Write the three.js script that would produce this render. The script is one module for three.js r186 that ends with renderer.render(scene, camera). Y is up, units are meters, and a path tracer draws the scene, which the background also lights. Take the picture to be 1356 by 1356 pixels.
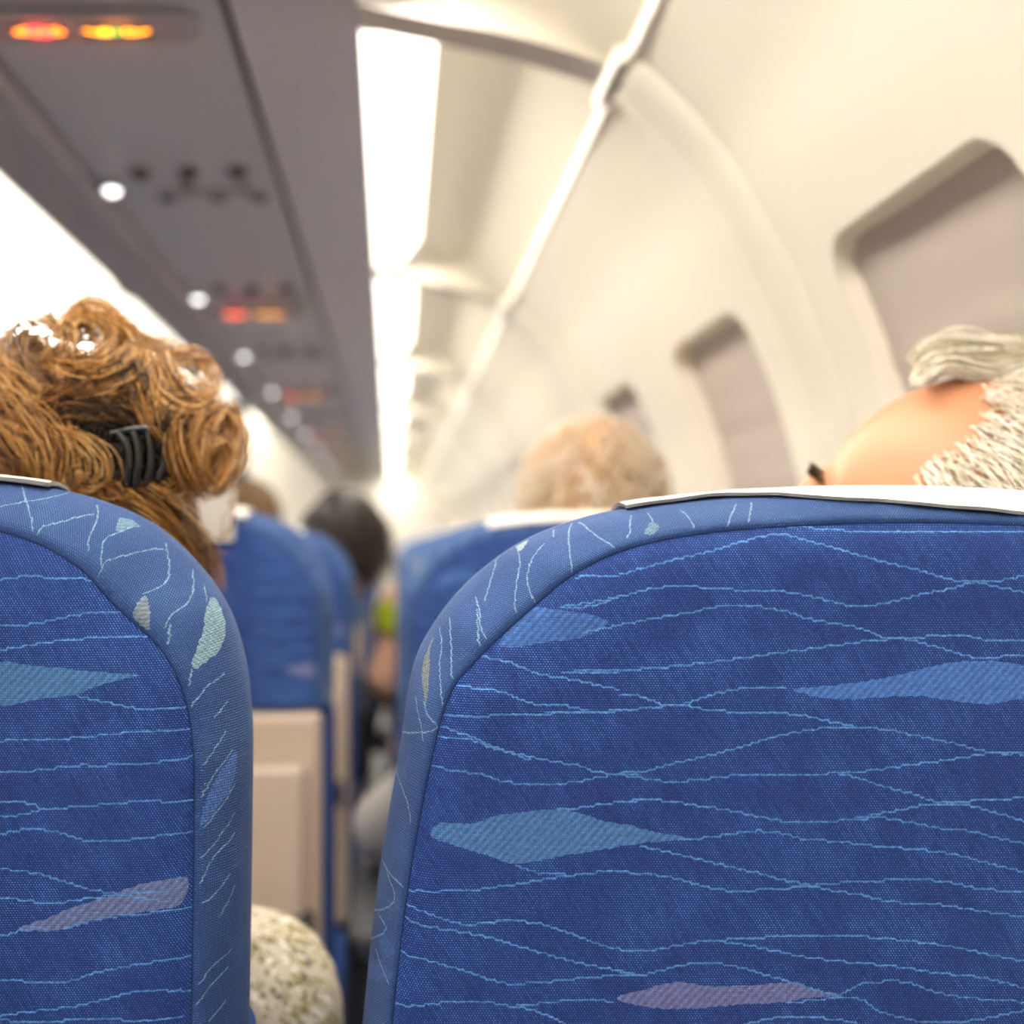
import * as THREE from 'three';
import { mergeGeometries } from 'three/addons/utils/BufferGeometryUtils.js';
import { RoundedBoxGeometry } from 'three/addons/geometries/RoundedBoxGeometry.js';
import { RectAreaLightUniformsLib } from 'three/addons/lights/RectAreaLightUniformsLib.js';

// ------------------------------------------------------------------ camera, light, exposure
const EYE = 1.1, F = 1400, VX = 521, VY = 722, SIZE = 1356;
const scene = new THREE.Scene();
scene.background = new THREE.Color(0x000000);
const camera = new THREE.PerspectiveCamera(2 * Math.atan(SIZE / 2 / F) * 180 / Math.PI, 1, 0.02, 40);
camera.position.set(0, EYE, 0);
camera.setViewOffset(SIZE, SIZE, SIZE / 2 - VX, SIZE / 2 - VY, SIZE, SIZE);
camera.focus = 0.478; camera.userData.fStop = 3.5;
camera.updateProjectionMatrix(); camera.updateMatrixWorld(true);
const renderer = new THREE.WebGLRenderer({ antialias: true });
renderer.toneMapping = THREE.LinearToneMapping;
renderer.toneMappingExposure = 1.42;
renderer.shadowMap.enabled = true;
RectAreaLightUniformsLib.init();
const COVE_LIGHT = 18, COVE_GLOW = 2.6, AISLE_LIGHT = 60, AISLE_GLOW = 2.2;
const WARM = new THREE.Color().setRGB(1, 0.93, 0.82);
const CEIL = new THREE.Color().setRGB(1, 0.955, 0.89);

// ------------------------------------------------------------------ helpers
let seed = 20240611;
const rnd = () => { seed = (seed + 0x6D2B79F5) | 0; let t = Math.imul(seed ^ (seed >>> 15), 1 | seed); t = (t + Math.imul(t ^ (t >>> 7), 61 | t)) ^ t; return ((t ^ (t >>> 14)) >>> 0) / 4294967296; };
const rr = (a, b) => a + (b - a) * rnd();
const lerp = (a, b, t) => a + (b - a) * t;
const NTH = ['', 'first', 'second', 'third', 'fourth', 'fifth', 'sixth', 'seventh', 'eighth', 'ninth', 'tenth', 'eleventh', 'twelfth', 'thirteenth', 'fourteenth', 'fifteenth'];
const clamp = (x, a = 0, b = 1) => Math.min(b, Math.max(a, x));
const smooth = (a, b, x) => { const t = clamp((x - a) / (b - a)); return t * t * (3 - 2 * t); };
const V = (x, y, z) => new THREE.Vector3(x, y, z);
const P = (x, y, d) => V((x - VX) / F * d, EYE + (VY - y) / F * d, -d);     // photo pixel at depth d (metres ahead)
const hash = (i, j) => { let h = Math.imul(i, 374761393) + Math.imul(j, 668265263) | 0; h = Math.imul(h ^ (h >>> 13), 1274126177); return ((h ^ (h >>> 16)) >>> 0) / 4294967296; };
const vnoise = (x, y) => { const i = Math.floor(x), j = Math.floor(y), a = x - i, b = y - j, u = a * a * (3 - 2 * a), v = b * b * (3 - 2 * b); return lerp(lerp(hash(i, j), hash(i + 1, j), u), lerp(hash(i, j + 1), hash(i + 1, j + 1), u), v); };
const used = {};
const numbered = (n) => { const k = used[n] = (used[n] ?? -1) + 1; return k ? `${n}_${String(k).padStart(3, '0')}` : n; };
const shade = (o) => { o.traverse((m) => { if (m.isMesh) { m.castShadow = true; m.receiveShadow = true; } }); return o; };
function part(name, geo, mat, parent) { const m = new THREE.Mesh(geo, mat); m.name = name; m.castShadow = m.receiveShadow = true; parent.add(m); return m; }
function thing(name, label, category, pos = [0, 0, 0], group) { const o = new THREE.Group(); o.name = numbered(name); o.position.set(...pos); o.userData = { label, category }; if (group) o.userData.group = group; scene.add(o); return o; }
function struct(name, geo, mat, label) { const o = geo ? new THREE.Mesh(geo, mat) : new THREE.Group(); o.name = name; o.userData = { kind: 'structure', label, category: name.split('_')[0] }; o.castShadow = o.receiveShadow = true; scene.add(o); return o; }
function box(x0, x1, y0, y1, z0, z1, r = 0) { const w = Math.abs(x1 - x0), h = Math.abs(y1 - y0), d = Math.abs(z1 - z0); const g = r ? new RoundedBoxGeometry(w, h, d, 3, Math.min(r, w / 2.01, h / 2.01, d / 2.01)) : new THREE.BoxGeometry(w, h, d); g.translate((x0 + x1) / 2, (y0 + y1) / 2, (z0 + z1) / 2); return g; }
function grid(nu, nv, fn, uv) {               // fn(u, v) -> [x, y, z]
  const pos = [], uvs = [], idx = [];
  for (let j = 0; j <= nv; j++) for (let i = 0; i <= nu; i++) { pos.push(...fn(i / nu, j / nv, i, j)); uvs.push(...(uv ? uv(i / nu, j / nv, i, j) : [i / nu, j / nv])); }
  for (let j = 0; j < nv; j++) for (let i = 0; i < nu; i++) { const a = j * (nu + 1) + i, b = a + 1, c = a + nu + 1, d = c + 1; idx.push(a, b, d, a, d, c); }
  const g = new THREE.BufferGeometry(); g.setAttribute('position', new THREE.Float32BufferAttribute(pos, 3)); g.setAttribute('uv', new THREE.Float32BufferAttribute(uvs, 2)); g.setIndex(idx); g.computeVertexNormals(); return g;
}
// a profile of [x, y above the eye] swept along the cabin between two depths, closed when it is a solid
function sweep(profile, d0, d1, closed = false) {
  const p = closed ? [...profile, profile[0]] : profile; const gs = [];
  const pos = [], uvs = [], idx = []; let s = 0;
  for (let i = 0; i < p.length - 1; i++) {
    const [ax, ay] = p[i], [bx, by] = p[i + 1], l = Math.hypot(bx - ax, by - ay), o = pos.length / 3;
    pos.push(ax, EYE + ay, -d0, bx, EYE + by, -d0, bx, EYE + by, -d1, ax, EYE + ay, -d1); uvs.push(s, d0, s + l, d0, s + l, d1, s, d1); s += l;
    idx.push(o, o + 1, o + 2, o, o + 2, o + 3);
  }
  const g = new THREE.BufferGeometry(); g.setAttribute('position', new THREE.Float32BufferAttribute(pos, 3)); g.setAttribute('uv', new THREE.Float32BufferAttribute(uvs, 2)); g.setIndex(idx); g.computeVertexNormals(); gs.push(g);
  if (closed) for (const d of [d0, d1]) {
    const sh = new THREE.ShapeGeometry(new THREE.Shape(profile.map(([x, y]) => new THREE.Vector2(x, EYE + y)))); sh.translate(0, 0, -d); gs.push(sh);
  }
  return gs.length > 1 ? mergeGeometries(gs) : g;
}
function spline(points, n) { const c = new THREE.CatmullRomCurve3(points.map(([x, y]) => V(x, y, 0)), false, 'centripetal'); return c.getSpacedPoints(n).map((v) => [v.x, v.y]); }
const std = (hex, roughness = 0.6, extra = {}) => new THREE.MeshStandardMaterial({ color: hex, roughness, side: THREE.DoubleSide, ...extra });
function canvas(w, h) { const c = document.createElement('canvas'); c.width = w; c.height = h; return c; }
function texOf(c, srgb = true) { const t = new THREE.CanvasTexture(c); if (srgb) t.colorSpace = THREE.SRGBColorSpace; t.wrapS = t.wrapT = THREE.RepeatWrapping; t.magFilter = THREE.LinearFilter; return t; }
function noiseTexture(size, fn, srgb) {       // fn(x, y) -> [r, g, b] 0..255
  const d = new Uint8Array(size * size * 4);
  for (let y = 0; y < size; y++) for (let x = 0; x < size; x++) { const c = fn(x, y), k = (y * size + x) * 4; d[k] = c[0]; d[k + 1] = c[1]; d[k + 2] = c[2]; d[k + 3] = 255; }
  const t = new THREE.DataTexture(d, size, size); t.wrapS = t.wrapT = THREE.RepeatWrapping; t.magFilter = THREE.LinearFilter; if (srgb) t.colorSpace = THREE.SRGBColorSpace; t.needsUpdate = true; return t;
}

// ------------------------------------------------------------------ materials
const grainTex = noiseTexture(256, (x, y) => { const v = 128 + (hash(x, y) - 0.5) * 90 + (hash(x >> 1, y >> 1) - 0.5) * 60; return [v, v, v]; });
grainTex.repeat.set(6, 6);
const M = {
  wall: std(0xece6d6, 0.55, { bumpMap: grainTex, bumpScale: 0.0002 }),
  cove: std(0xd4cdba, 0.5),
  trim: std(0xf6f2e8, 0.4),
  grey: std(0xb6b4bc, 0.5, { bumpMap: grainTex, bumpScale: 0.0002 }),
  psu: std(0xacadb3, 0.5, { bumpMap: grainTex, bumpScale: 0.0002 }),
  rail: std(0x949096, 0.42),
  dark: std(0x2a2727, 0.6),
  rib: std(0xc9c2bc, 0.5),
  seal: std(0x5a5352, 0.8),
  black: std(0x060505, 0.18),
  chrome: std(0xd8d8d8, 0.2, { metalness: 1 }),
  shade: std(0xc2b7ad, 0.6, { bumpMap: grainTex, bumpScale: 0.0002 }),
  bulkhead: std(0xd9d5cd, 0.6, { bumpMap: grainTex, bumpScale: 0.0002 }),
  ceiling: std(0xf4f1ea, 0.6),
  carpet: std(0x33363f, 0.95, { bumpMap: grainTex, bumpScale: 0.002 }),
  navy: std(0x141a3c, 0.9),
  shell: std(0xb5a596, 0.5, { bumpMap: grainTex, bumpScale: 0.0002 }),
  tray: std(0xb9aa9d, 0.45, { bumpMap: grainTex, bumpScale: 0.0002 }),
  arm: std(0x24262b, 0.55),
  cushion: std(0x1d4486, 0.9, { bumpMap: grainTex, bumpScale: 0.0006 }),
  metal: std(0x8d8f93, 0.35, { metalness: 0.8 }),
  lens: new THREE.MeshStandardMaterial({ color: 0xe6e6ea, roughness: 0.15, emissive: 0xffffff, emissiveIntensity: 3 }),
};
const coveLampMat = new THREE.MeshStandardMaterial({ color: 0xf5f1e6, roughness: 0.6, emissive: WARM, emissiveIntensity: COVE_GLOW });
const aisleLampMat = new THREE.MeshStandardMaterial({ color: 0xf5f1e6, roughness: 0.6, emissive: CEIL, emissiveIntensity: AISLE_GLOW });

// ------------------------------------------------------------------ cabin shell
const H = 0.55, FRONT = 8.43, BACK = -2.07, PITCH = 1.05, JOINT0 = 1.077;
const MID = -1.4;                              // the cabin's middle plane; the left half mirrors the right
const mir = (pts) => pts.map(([x, y]) => [2 * MID - x, y]);
struct('floor', box(-3.45, 0.62, -0.06, 0, -FRONT - 0.9, -BACK + 0.06), M.carpet, 'dark blue grey cabin carpet');
struct('ceiling', box(-3.45, 0.62, EYE + 1.2, EYE + 1.26, -FRONT - 0.9, -BACK + 0.06), M.ceiling, 'outer ceiling shell above the overhead bins');
const wallR = struct('wall_right', box(0.56, 0.62, 0, EYE + 1.2, -FRONT - 0.9, -BACK + 0.06), M.wall, 'cream cabin side wall of curved moulded panels');
struct('wall_left', mergeGeometries([box(-3.45, -3.39, 0, EYE + 1.2, -FRONT - 0.9, -BACK + 0.06), sweep(mir([[0.236, 0.478], [0.319, 0.39], [0.4, 0.2475], [0.456, 0.08], [0.475, -0.15], [0.46, -0.6], [0.42, -1.1]]), BACK, FRONT).toNonIndexed()].map((g) => g.index ? g.toNonIndexed() : g)), M.wall, 'cream side wall across the aisle');
struct('wall_back', box(-3.39, 0.56, 0, EYE + 1.2, -BACK, -BACK + 0.06), M.bulkhead, 'pale rear partition behind the seats');
const AISLE0 = -1.16, AISLE1 = 2 * MID + 1.16;
const wallF = struct('wall_front', null, null, 'pale front bulkhead ahead of the seat rows');
part('partition', box(AISLE0, 0.56, 0, EYE + 1.2, -FRONT - 0.04, -FRONT, 0.012), M.bulkhead, wallF);
part('partition', box(-3.39, AISLE1, 0, EYE + 1.2, -FRONT - 0.04, -FRONT, 0.012), M.bulkhead, wallF);
part('end_wall', box(-3.39, 0.56, 0, EYE + 1.2, -FRONT - 0.9, -FRONT - 0.84), M.bulkhead, wallF);
{ // pleated curtain hanging in the aisle opening
  const g = grid(120, 4, (u, v) => [lerp(AISLE0 + 0.02, AISLE1 - 0.02, u), lerp(0.02, EYE + 0.98, v), -FRONT - 0.09 + 0.025 * Math.sin(u * 75)]);
  const c = new THREE.Mesh(g, M.navy); c.name = numbered('curtain'); c.userData = { label: 'dark navy pleated curtain closing the aisle at the front bulkhead', category: 'curtain' }; scene.add(shade(c));
}
// ceiling over the aisle: flat panels between two sloping light diffusers
const topPanel = new THREE.Group(); topPanel.name = 'ceiling_002'; topPanel.userData = { kind: 'structure', label: 'bright white ceiling panels above the aisle', category: 'ceiling' }; scene.add(topPanel);
const joints = []; for (let k = -3; k < 7; k++) joints.push(JOINT0 + PITCH * k);
const vault = Array.from({ length: 17 }, (_, i) => { const u = i / 8 - 1; return [MID + u * 0.56, 1.115 + 0.035 * (1 - u * u)]; });
for (let k = 0; k < joints.length; k += 2) part('panel', sweep([...vault, ...[...vault].reverse().map(([x, y]) => [x, y + 0.012])], joints[k] + 0.004, Math.min(joints[k] + 2 * PITCH - 0.004, FRONT), true), M.ceiling, topPanel);
for (let k = 0; k < joints.length; k += 2) for (const s of [-1, 1]) {
  const d0 = joints[k] + 0.03, d1 = Math.min(joints[k] + 2 * PITCH, FRONT) - 0.03;
  const t = thing('ceiling_light', `long light tray on top of the ${s > 0 ? 'window side' : 'far'} bins, ${NTH[5 - k / 2]} from the front bulkhead`, 'light', [MID, EYE + 1.0, -(d0 + d1) / 2], s > 0 ? 'ceiling lights along the window side bins' : 'ceiling lights along the far bins');
  const l = (d1 - d0) / 2;
  part('diffuser', grid(8, 1, (u, v) => [s * lerp(0.535, 0.445, u), 0.004 + 0.012 * Math.sin(Math.PI * u), (v * 2 - 1) * l]), aisleLampMat, t);
  part('housing', mergeGeometries([box(s * 0.44, s * 0.545, -0.014, 0.002, -l, l), box(s * 0.432, s * 0.44, -0.014, 0.022, -l, l)]), M.trim, t);
  const L = new THREE.RectAreaLight(CEIL, AISLE_LIGHT, 0.085, 2 * l); L.name = 'lamp';
  L.position.set(s * 0.49, 0.03, 0); t.add(L); L.up.set(0, 0, 1);
  t.updateMatrixWorld(true); L.lookAt(t.localToWorld(L.position.clone().add(V(-s * 0.45, 0.9, 0))));
}

// side wall panels, one for each pair of windows
const wallPts = spline([[0.238, 0.474], [0.275, 0.44], [0.319, 0.39], [0.363, 0.319], [0.4, 0.2475], [0.434, 0.165], [0.458, 0.08], [0.476, 0], [0.494, -0.12], [0.499, -0.35], [0.49, -0.6], [0.46, -1.09]], 300);
const wallLen = (() => { let s = 0; return wallPts.map((p, i) => { if (i) s += Math.hypot(p[0] - wallPts[i - 1][0], p[1] - wallPts[i - 1][1]); return s; }); })();
const wallAt = (t) => { const f = clamp(t) * 300, i = Math.min(299, Math.floor(f)), k = f - i; return [lerp(wallPts[i][0], wallPts[i + 1][0], k), lerp(wallPts[i][1], wallPts[i + 1][1], k)]; };
const wallNormal = (t) => { const a = wallAt(t - 0.004), b = wallAt(t + 0.004), l = Math.hypot(b[0] - a[0], b[1] - a[1]); return [-(b[1] - a[1]) / l, (b[0] - a[0]) / l]; };   // points out of the cabin
const WTOP = 0.268, WBOT = -0.11, WHALF = 0.138, WR = 0.036;
function recess(d, y) {                         // 0 outside the window recess, 1 in its floor
  const cy = (WTOP + WBOT) / 2, hy = (WTOP - WBOT) / 2;
  const qx = Math.abs(d) - WHALF + WR, qy = Math.abs(y - cy) - hy + WR;
  const sd = Math.hypot(Math.max(qx, 0), Math.max(qy, 0)) + Math.min(Math.max(qx, qy), 0) - WR;
  return smooth(0.003, -0.008, sd);
}
function wallPanel(near) {
  const nv = near ? 300 : 140;
  const ds = []; for (let i = 0; i <= (near ? 260 : 120); i++) ds.push(0.003 + (PITCH - 0.006) * i / (near ? 260 : 120));
  const tAt = (v) => v < 0.78 ? v / 0.78 * 0.47 : 0.47 + (v - 0.78) / 0.22 * 0.53;
  return grid(ds.length - 1, nv, (u, v, i) => {
    const t = tAt(v), [x, y] = wallAt(t), n = wallNormal(t), d = ds[i];
    const r = Math.max(recess(d - PITCH * 0.25, y), recess(d - PITCH * 0.75, y));
    const edge = Math.min(d, PITCH - d);
    const roll = 0.006 * smooth(0.05, 0.0, edge) - 0.004 * smooth(0.02, 0.26, edge) * smooth(0.9, 0.1, t);
    const o = r * 0.021 + roll;
    return [x + n[0] * o, EYE + y + n[1] * o, -d];
  }, (u, v) => [u * PITCH, v]);
}
const panelNear = wallPanel(true), panelFar = wallPanel(false);
const coverStrip = grid(14, 90, (u, v) => { const t = v * 0.99, [x, y] = wallAt(t), n = wallNormal(t), b = -0.012 * Math.pow(Math.sin(Math.PI * u), 0.45) + 0.005 * smooth(0.12, 0, Math.abs(u - 0.5)); return [x + n[0] * b, EYE + y + n[1] * b, -(u - 0.5) * 0.1]; });
let windowCount = 0;
const shadeGeo = grid(30, 40, (u, v) => {
  const y = lerp(WTOP + 0.006, WBOT - 0.006, v); let t = 0; while (wallAt(t)[1] > y && t < 1) t += 0.002;
  const [x] = wallAt(t), n = wallNormal(t), o = 0.0135 + 0.0004 * Math.sin(v * 60); return [x + n[0] * o, EYE + y + n[1] * o, -(u - 0.5) * (2 * WHALF + 0.01)];
});
const shadeHandle = (() => { const y = WBOT + 0.055; let t = 0; while (wallAt(t)[1] > y) t += 0.002; const [x] = wallAt(t); return box(x + 0.02, x + 0.03, EYE + y - 0.006, EYE + y + 0.006, -0.04, 0.04, 0.004); })();
for (const j of joints) {
  const p = part('panel', j > 0 && j < 2.5 || j < 1.1 && j > -0.1 ? panelNear : panelFar, M.wall, wallR); p.position.z = -j;
  const c = part('cover_strip', coverStrip, M.wall, wallR); c.position.z = -j;
  for (const q of [0.25, 0.75]) {
    if (j + q * PITCH < 0.3) continue;
    const w = struct(`window_${++windowCount}`, null, null, 'cabin window recess with its pale shade pulled down'); w.position.z = -(j + q * PITCH);
    part('window_shade', shadeGeo, M.shade, w); part('shade_handle', shadeHandle, M.shade, w);
  }
}

// light coves between the overhead bins and the side wall
const ribPts = spline([[-0.037, 0.55], [0.0385, 0.535], [0.12, 0.519], [0.207, 0.493], [0.232, 0.482]], 40);
const covePts = spline([[0.0515, 0.603], [0.075, 0.602], [0.115, 0.586], [0.16, 0.557], [0.2, 0.523], [0.232, 0.489]], 40);
function coveGeo(len, e0, e1) {
  return grid(40, 60, (u, v) => {
    const d = v < 0.3 ? v / 0.3 * e0 : v < 0.5 ? lerp(e0, len - e1, (v - 0.3) / 0.2) : lerp(len - e1, len, (v - 0.5) / 0.5);
    const q = d < e0 ? d / e0 : d > len - e1 ? (len - d) / e1 : 1, b = Math.sqrt(1 - (1 - q) * (1 - q));
    const r = ribPts[Math.round(lerp(0.33, 1, u) * 40)], c = covePts[Math.round(u * 40)];
    const rx = lerp(0.0515, r[0], 1) , ry = r[1];
    return [lerp(lerp(c[0], rx, 0.5 + 0.5 * smooth(0, 1, u)), c[0], b), EYE + lerp(ry, c[1], b), -d];
  });
}
const COVE_LEN = PITCH - 0.05;
const cGeo = coveGeo(COVE_LEN, 0.03, 0.1);
const lampGeo = grid(14, 30, (u, v) => {
  const d = 0.012 + v * (COVE_LEN - 0.03), w = 0.016 * Math.sin(Math.PI * u), e = Math.min(d, COVE_LEN - d), pull = 0.35 * Math.pow(1 - clamp(e / 0.05), 2);
  const uu = lerp(u, u * (1 - pull), 1); return [lerp(-0.036, 0.0515, uu) + 0.47 * w, EYE + lerp(0.553, 0.603, uu) - 0.88 * w, -d];
});
const ribGeo = (() => { const pts = [[-0.037, 0.5515], ...ribPts.slice(0), [0.246, 0.474]]; return mergeGeometries([sweep(pts, 0, 0.046), sweep([[-0.037, 0.552], [-0.035, 0.6], [0.1, 0.66], [0.246, 0.6], [0.246, 0.474]], 0, 0.046), grid(40, 1, (u, v) => { const p = ribPts[Math.round(u * 40)]; return [p[0], EYE + p[1] + v * 0.09, 0]; }), grid(40, 1, (u, v) => { const p = ribPts[Math.round(u * 40)]; return [p[0], EYE + p[1] + v * 0.09, -0.046]; })]); })();
const stripProfile = [[0.2325, 0.4905], [0.2285, 0.489], [0.2275, 0.4795], [0.230, 0.4735], [0.236, 0.4725], [0.2385, 0.476], [0.2385, 0.488]];
const stripGeo = sweep(stripProfile, 0.0, PITCH - 0.012, true);
const ribStripGeo = sweep(stripProfile.map(([x, y]) => [x - 0.011, y + 0.0005]), -0.04, 0.07, true);
for (const j of joints) {
  const d0 = j + 0.05;
  const t = thing('cove_light', `bright lamp in a cream wall cove, ${NTH[joints.length - joints.indexOf(j)]} from the front bulkhead`, 'light', [0, 0, -d0], 'wall cove lights in a row');
  const lamp = part('diffuser', lampGeo, coveLampMat, t);
  part('cove', cGeo, M.cove, t);
  const s = part('trim_strip', stripGeo, M.trim, t); s.position.z = 0.03;
  const L = new THREE.RectAreaLight(WARM, COVE_LIGHT, 0.09, COVE_LEN - 0.06); L.name = 'lamp';
  L.position.set(0.02, EYE + 0.556, -COVE_LEN / 2); L.up.set(0, 0, 1); t.add(L); t.updateMatrixWorld(true);
  L.lookAt(t.localToWorld(L.position.clone().add(V(0.08, -0.997, 0))));
  const r = thing('cove_rib', `narrow grey rib between wall coves, ${NTH[joints.length - joints.indexOf(j)]} from the front bulkhead`, 'rib', [0, 0, -j], 'ribs between the cove lights');
  part('band', ribGeo, M.rib, r); part('trim_strip', ribStripGeo, M.trim, r);
}

// overhead bins with service channel and hand rail
function binSide(s) {
  const f = s > 0 ? (p) => p : mir;
  for (let k = 0; k < joints.length; k++) {
    const d0 = joints[k], d1 = Math.min(d0 + PITCH, FRONT);
    const t = thing('overhead_bin', `grey overhead bin ${s > 0 ? 'above the window seats' : 'across the aisle'}, ${NTH[joints.length - k]} from the front bulkhead`, 'bin', [0, 0, 0], s > 0 ? 'overhead bins on the window side' : 'overhead bins across the aisle');
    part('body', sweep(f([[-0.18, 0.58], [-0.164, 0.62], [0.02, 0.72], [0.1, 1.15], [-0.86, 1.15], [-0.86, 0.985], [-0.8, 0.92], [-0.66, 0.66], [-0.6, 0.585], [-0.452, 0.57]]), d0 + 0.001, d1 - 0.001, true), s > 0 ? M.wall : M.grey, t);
    part('inner_panel', sweep(f([[-0.037, 0.552], [-0.166, 0.55], [-0.17, 0.556], [-0.17, 0.6], [-0.03, 0.6]]), d0 + 0.0005, d1 - 0.0005, true), M.grey, t);
    part('rubber_seal', sweep(f([[-0.1705, 0.5512], [-0.1765, 0.5512], [-0.1765, 0.57], [-0.1705, 0.57]]), d0, d1, true), M.seal, t);
    part('hand_rail', sweep(f([[-0.456, 0.552], [-0.460, 0.544], [-0.468, 0.5395], [-0.480, 0.5395], [-0.488, 0.544], [-0.494, 0.5485], [-0.575, 0.5505], [-0.592, 0.556], [-0.602, 0.57], [-0.6, 0.584], [-0.456, 0.57]]), d0 + 0.001, d1 - 0.001, true), M.rail, t);
    part('latch', (() => { const g = box(-0.69, -0.65, 0.02, 0.06, -0.06, 0.06, 0.01); g.translate(0, EYE + 0.61, -(d0 + d1) / 2); if (s < 0) g.applyMatrix4(new THREE.Matrix4().makeScale(-1, 1, 1)).translate(2 * MID, 0, 0); return g; })(), M.rail, t);
  }
}
binSide(1); binSide(-1);

// ------------------------------------------------------------------ passenger service panels
const ROW = 0.71, ROW0 = 0.47;
function icon(kind) {
  const c = canvas(256, 160), g = c.getContext('2d'); g.fillStyle = '#0a0605'; g.fillRect(0, 0, 256, 160); g.lineCap = 'round';
  if (kind === 'smoke') {
    g.strokeStyle = '#ff7a1e'; g.lineWidth = 54; g.beginPath(); g.moveTo(34, 84); g.lineTo(222, 84); g.stroke();
    g.strokeStyle = '#ff7a1e'; g.lineWidth = 14; g.beginPath(); g.moveTo(196, 66); g.quadraticCurveTo(196, 40, 222, 34); g.stroke(); g.beginPath(); g.moveTo(36, 64); g.lineTo(70, 40); g.stroke();
    g.strokeStyle = '#ff2440'; g.lineWidth = 16; g.beginPath(); g.arc(128, 82, 48, 0, 7); g.stroke(); g.beginPath(); g.moveTo(84, 38); g.lineTo(172, 126); g.stroke();
  } else {
    g.strokeStyle = '#ff9418'; g.lineWidth = 30; g.beginPath(); g.moveTo(20, 70); g.quadraticCurveTo(56, 104, 96, 88); g.stroke(); g.beginPath(); g.moveTo(236, 70); g.quadraticCurveTo(200, 104, 160, 88); g.stroke();
    g.fillStyle = '#ffb020'; g.fillRect(60, 56, 46, 58); g.fillStyle = '#ff8a20'; g.fillRect(150, 56, 46, 58);
    g.fillStyle = '#3fae35'; g.fillRect(116, 64, 22, 44);
  }
  return texOf(c);
}
const signMat = (kind, k) => { const t = icon(kind); return new THREE.MeshStandardMaterial({ color: 0x060404, roughness: 0.3, emissive: 0xffffff, emissiveMap: t, emissiveIntensity: k }); };
const smokeMat = signMat('smoke', 5), beltMat = signMat('belt', 5);
const faceDown = (w, d) => { const g = new THREE.PlaneGeometry(w, d); g.rotateX(Math.PI / 2); return g; };
// channel: plain filler panels between the units
for (let k = -3; k < 11; k++) {
  const d = ROW0 + 1.144 - ROW + ROW * k;                       // depth of the row's reading lights
  if (d > FRONT - 0.2) break;
  const t = thing('service_panel', `grey overhead panel with reading lamps and air nozzles, ${NTH[11 - k]} from the front bulkhead`, 'panel', [-0.3135, EYE + 0.55, -d], 'overhead service panels above the seat rows');
  part('cover', box(-0.137, 0.137, 0.002, 0.012, -0.125, 0.125, 0.003), M.psu, t);
  part('filler', box(-0.137, 0.137, 0.003, 0.012, 0.127, ROW - 0.127, 0.003), M.psu, t);
  for (const [x, z, r] of [[-0.116, 0.0, 0.016], [0.0, 0.012, 0.012], [0.093, -0.008, 0.014]]) {
    const ring = new THREE.LatheGeometry([[r * 0.75, -0.004], [r * 0.85, -0.009], [r * 1.15, -0.008], [r * 1.3, 0.003]].map(([a, b]) => new THREE.Vector2(a, b)), 24); ring.translate(x, 0, z);
    const rg = part('lamp_ring', ring, x < -0.1 ? M.metal : M.rail, t);
    const l = new THREE.SphereGeometry(r * 0.8, 20, 8, 0, Math.PI * 2, Math.PI / 2, Math.PI / 2); l.scale(1, 0.8, 1); l.translate(x, -0.006, z);
    part('reading_lamp', l, x < -0.1 || k < 3 && x > 0.05 ? (x < -0.1 ? M.lens : M.metal) : M.dark, rg);
  }
  for (const [x, z] of [[-0.06, 0.055], [0.012, 0.058], [0.085, 0.062]]) {
    const n = new THREE.LatheGeometry([[0.001, -0.012], [0.007, -0.012], [0.009, -0.007], [0.014, -0.006], [0.016, 0.003]].map(([a, b]) => new THREE.Vector2(a, b)), 20); n.translate(x, 0, z);
    part('air_nozzle', n, M.seal, t);
  }
  for (const x of [-0.045, 0.035, 0.1]) part('call_button', box(x - 0.012, x + 0.012, -0.003, 0.003, -0.072, -0.054, 0.002), M.dark, t);
  part('mask_door', box(-0.05, 0.12, -0.002, 0.003, -0.045, -0.024, 0.002), M.rail, t);
}
for (const d of [-0.27, 1.113, 2.484, 3.87, 5.24, 6.62]) {
  const t = thing('lit_sign', `lit no smoking and seat belt sign, ${NTH[Math.round((6.62 - d) / 1.378) + 1]} from the front bulkhead`, 'sign', [-0.323, EYE + 0.55, -d], 'lit overhead signs');
  const sh = new THREE.Shape(); const w = 0.118, h = 0.026; sh.absarc(-w + h, 0, h, Math.PI / 2, Math.PI * 1.5); sh.absarc(w - h, 0, h, -Math.PI / 2, Math.PI / 2); sh.closePath();
  const hg = new THREE.ExtrudeGeometry(sh, { depth: 0.006, bevelEnabled: true, bevelSize: 0.004, bevelThickness: 0.003, bevelSegments: 3, curveSegments: 20 }); hg.rotateX(Math.PI / 2);
  part('housing', hg, M.rail, t);
  const a = part('no_smoking_sign', faceDown(0.058, 0.03), smokeMat, t); a.position.set(-0.05, -0.0095, 0);
  const b = part('seat_belt_sign', faceDown(0.074, 0.03), beltMat, t); b.position.set(0.032, -0.0095, 0);
  for (const [x, c] of [[-0.05, 0xff5020], [0.032, 0xff8a20]]) { const L = new THREE.PointLight(c, 0.004); L.name = 'glow'; L.position.set(x, -0.02, 0); t.add(L); }
}

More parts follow.
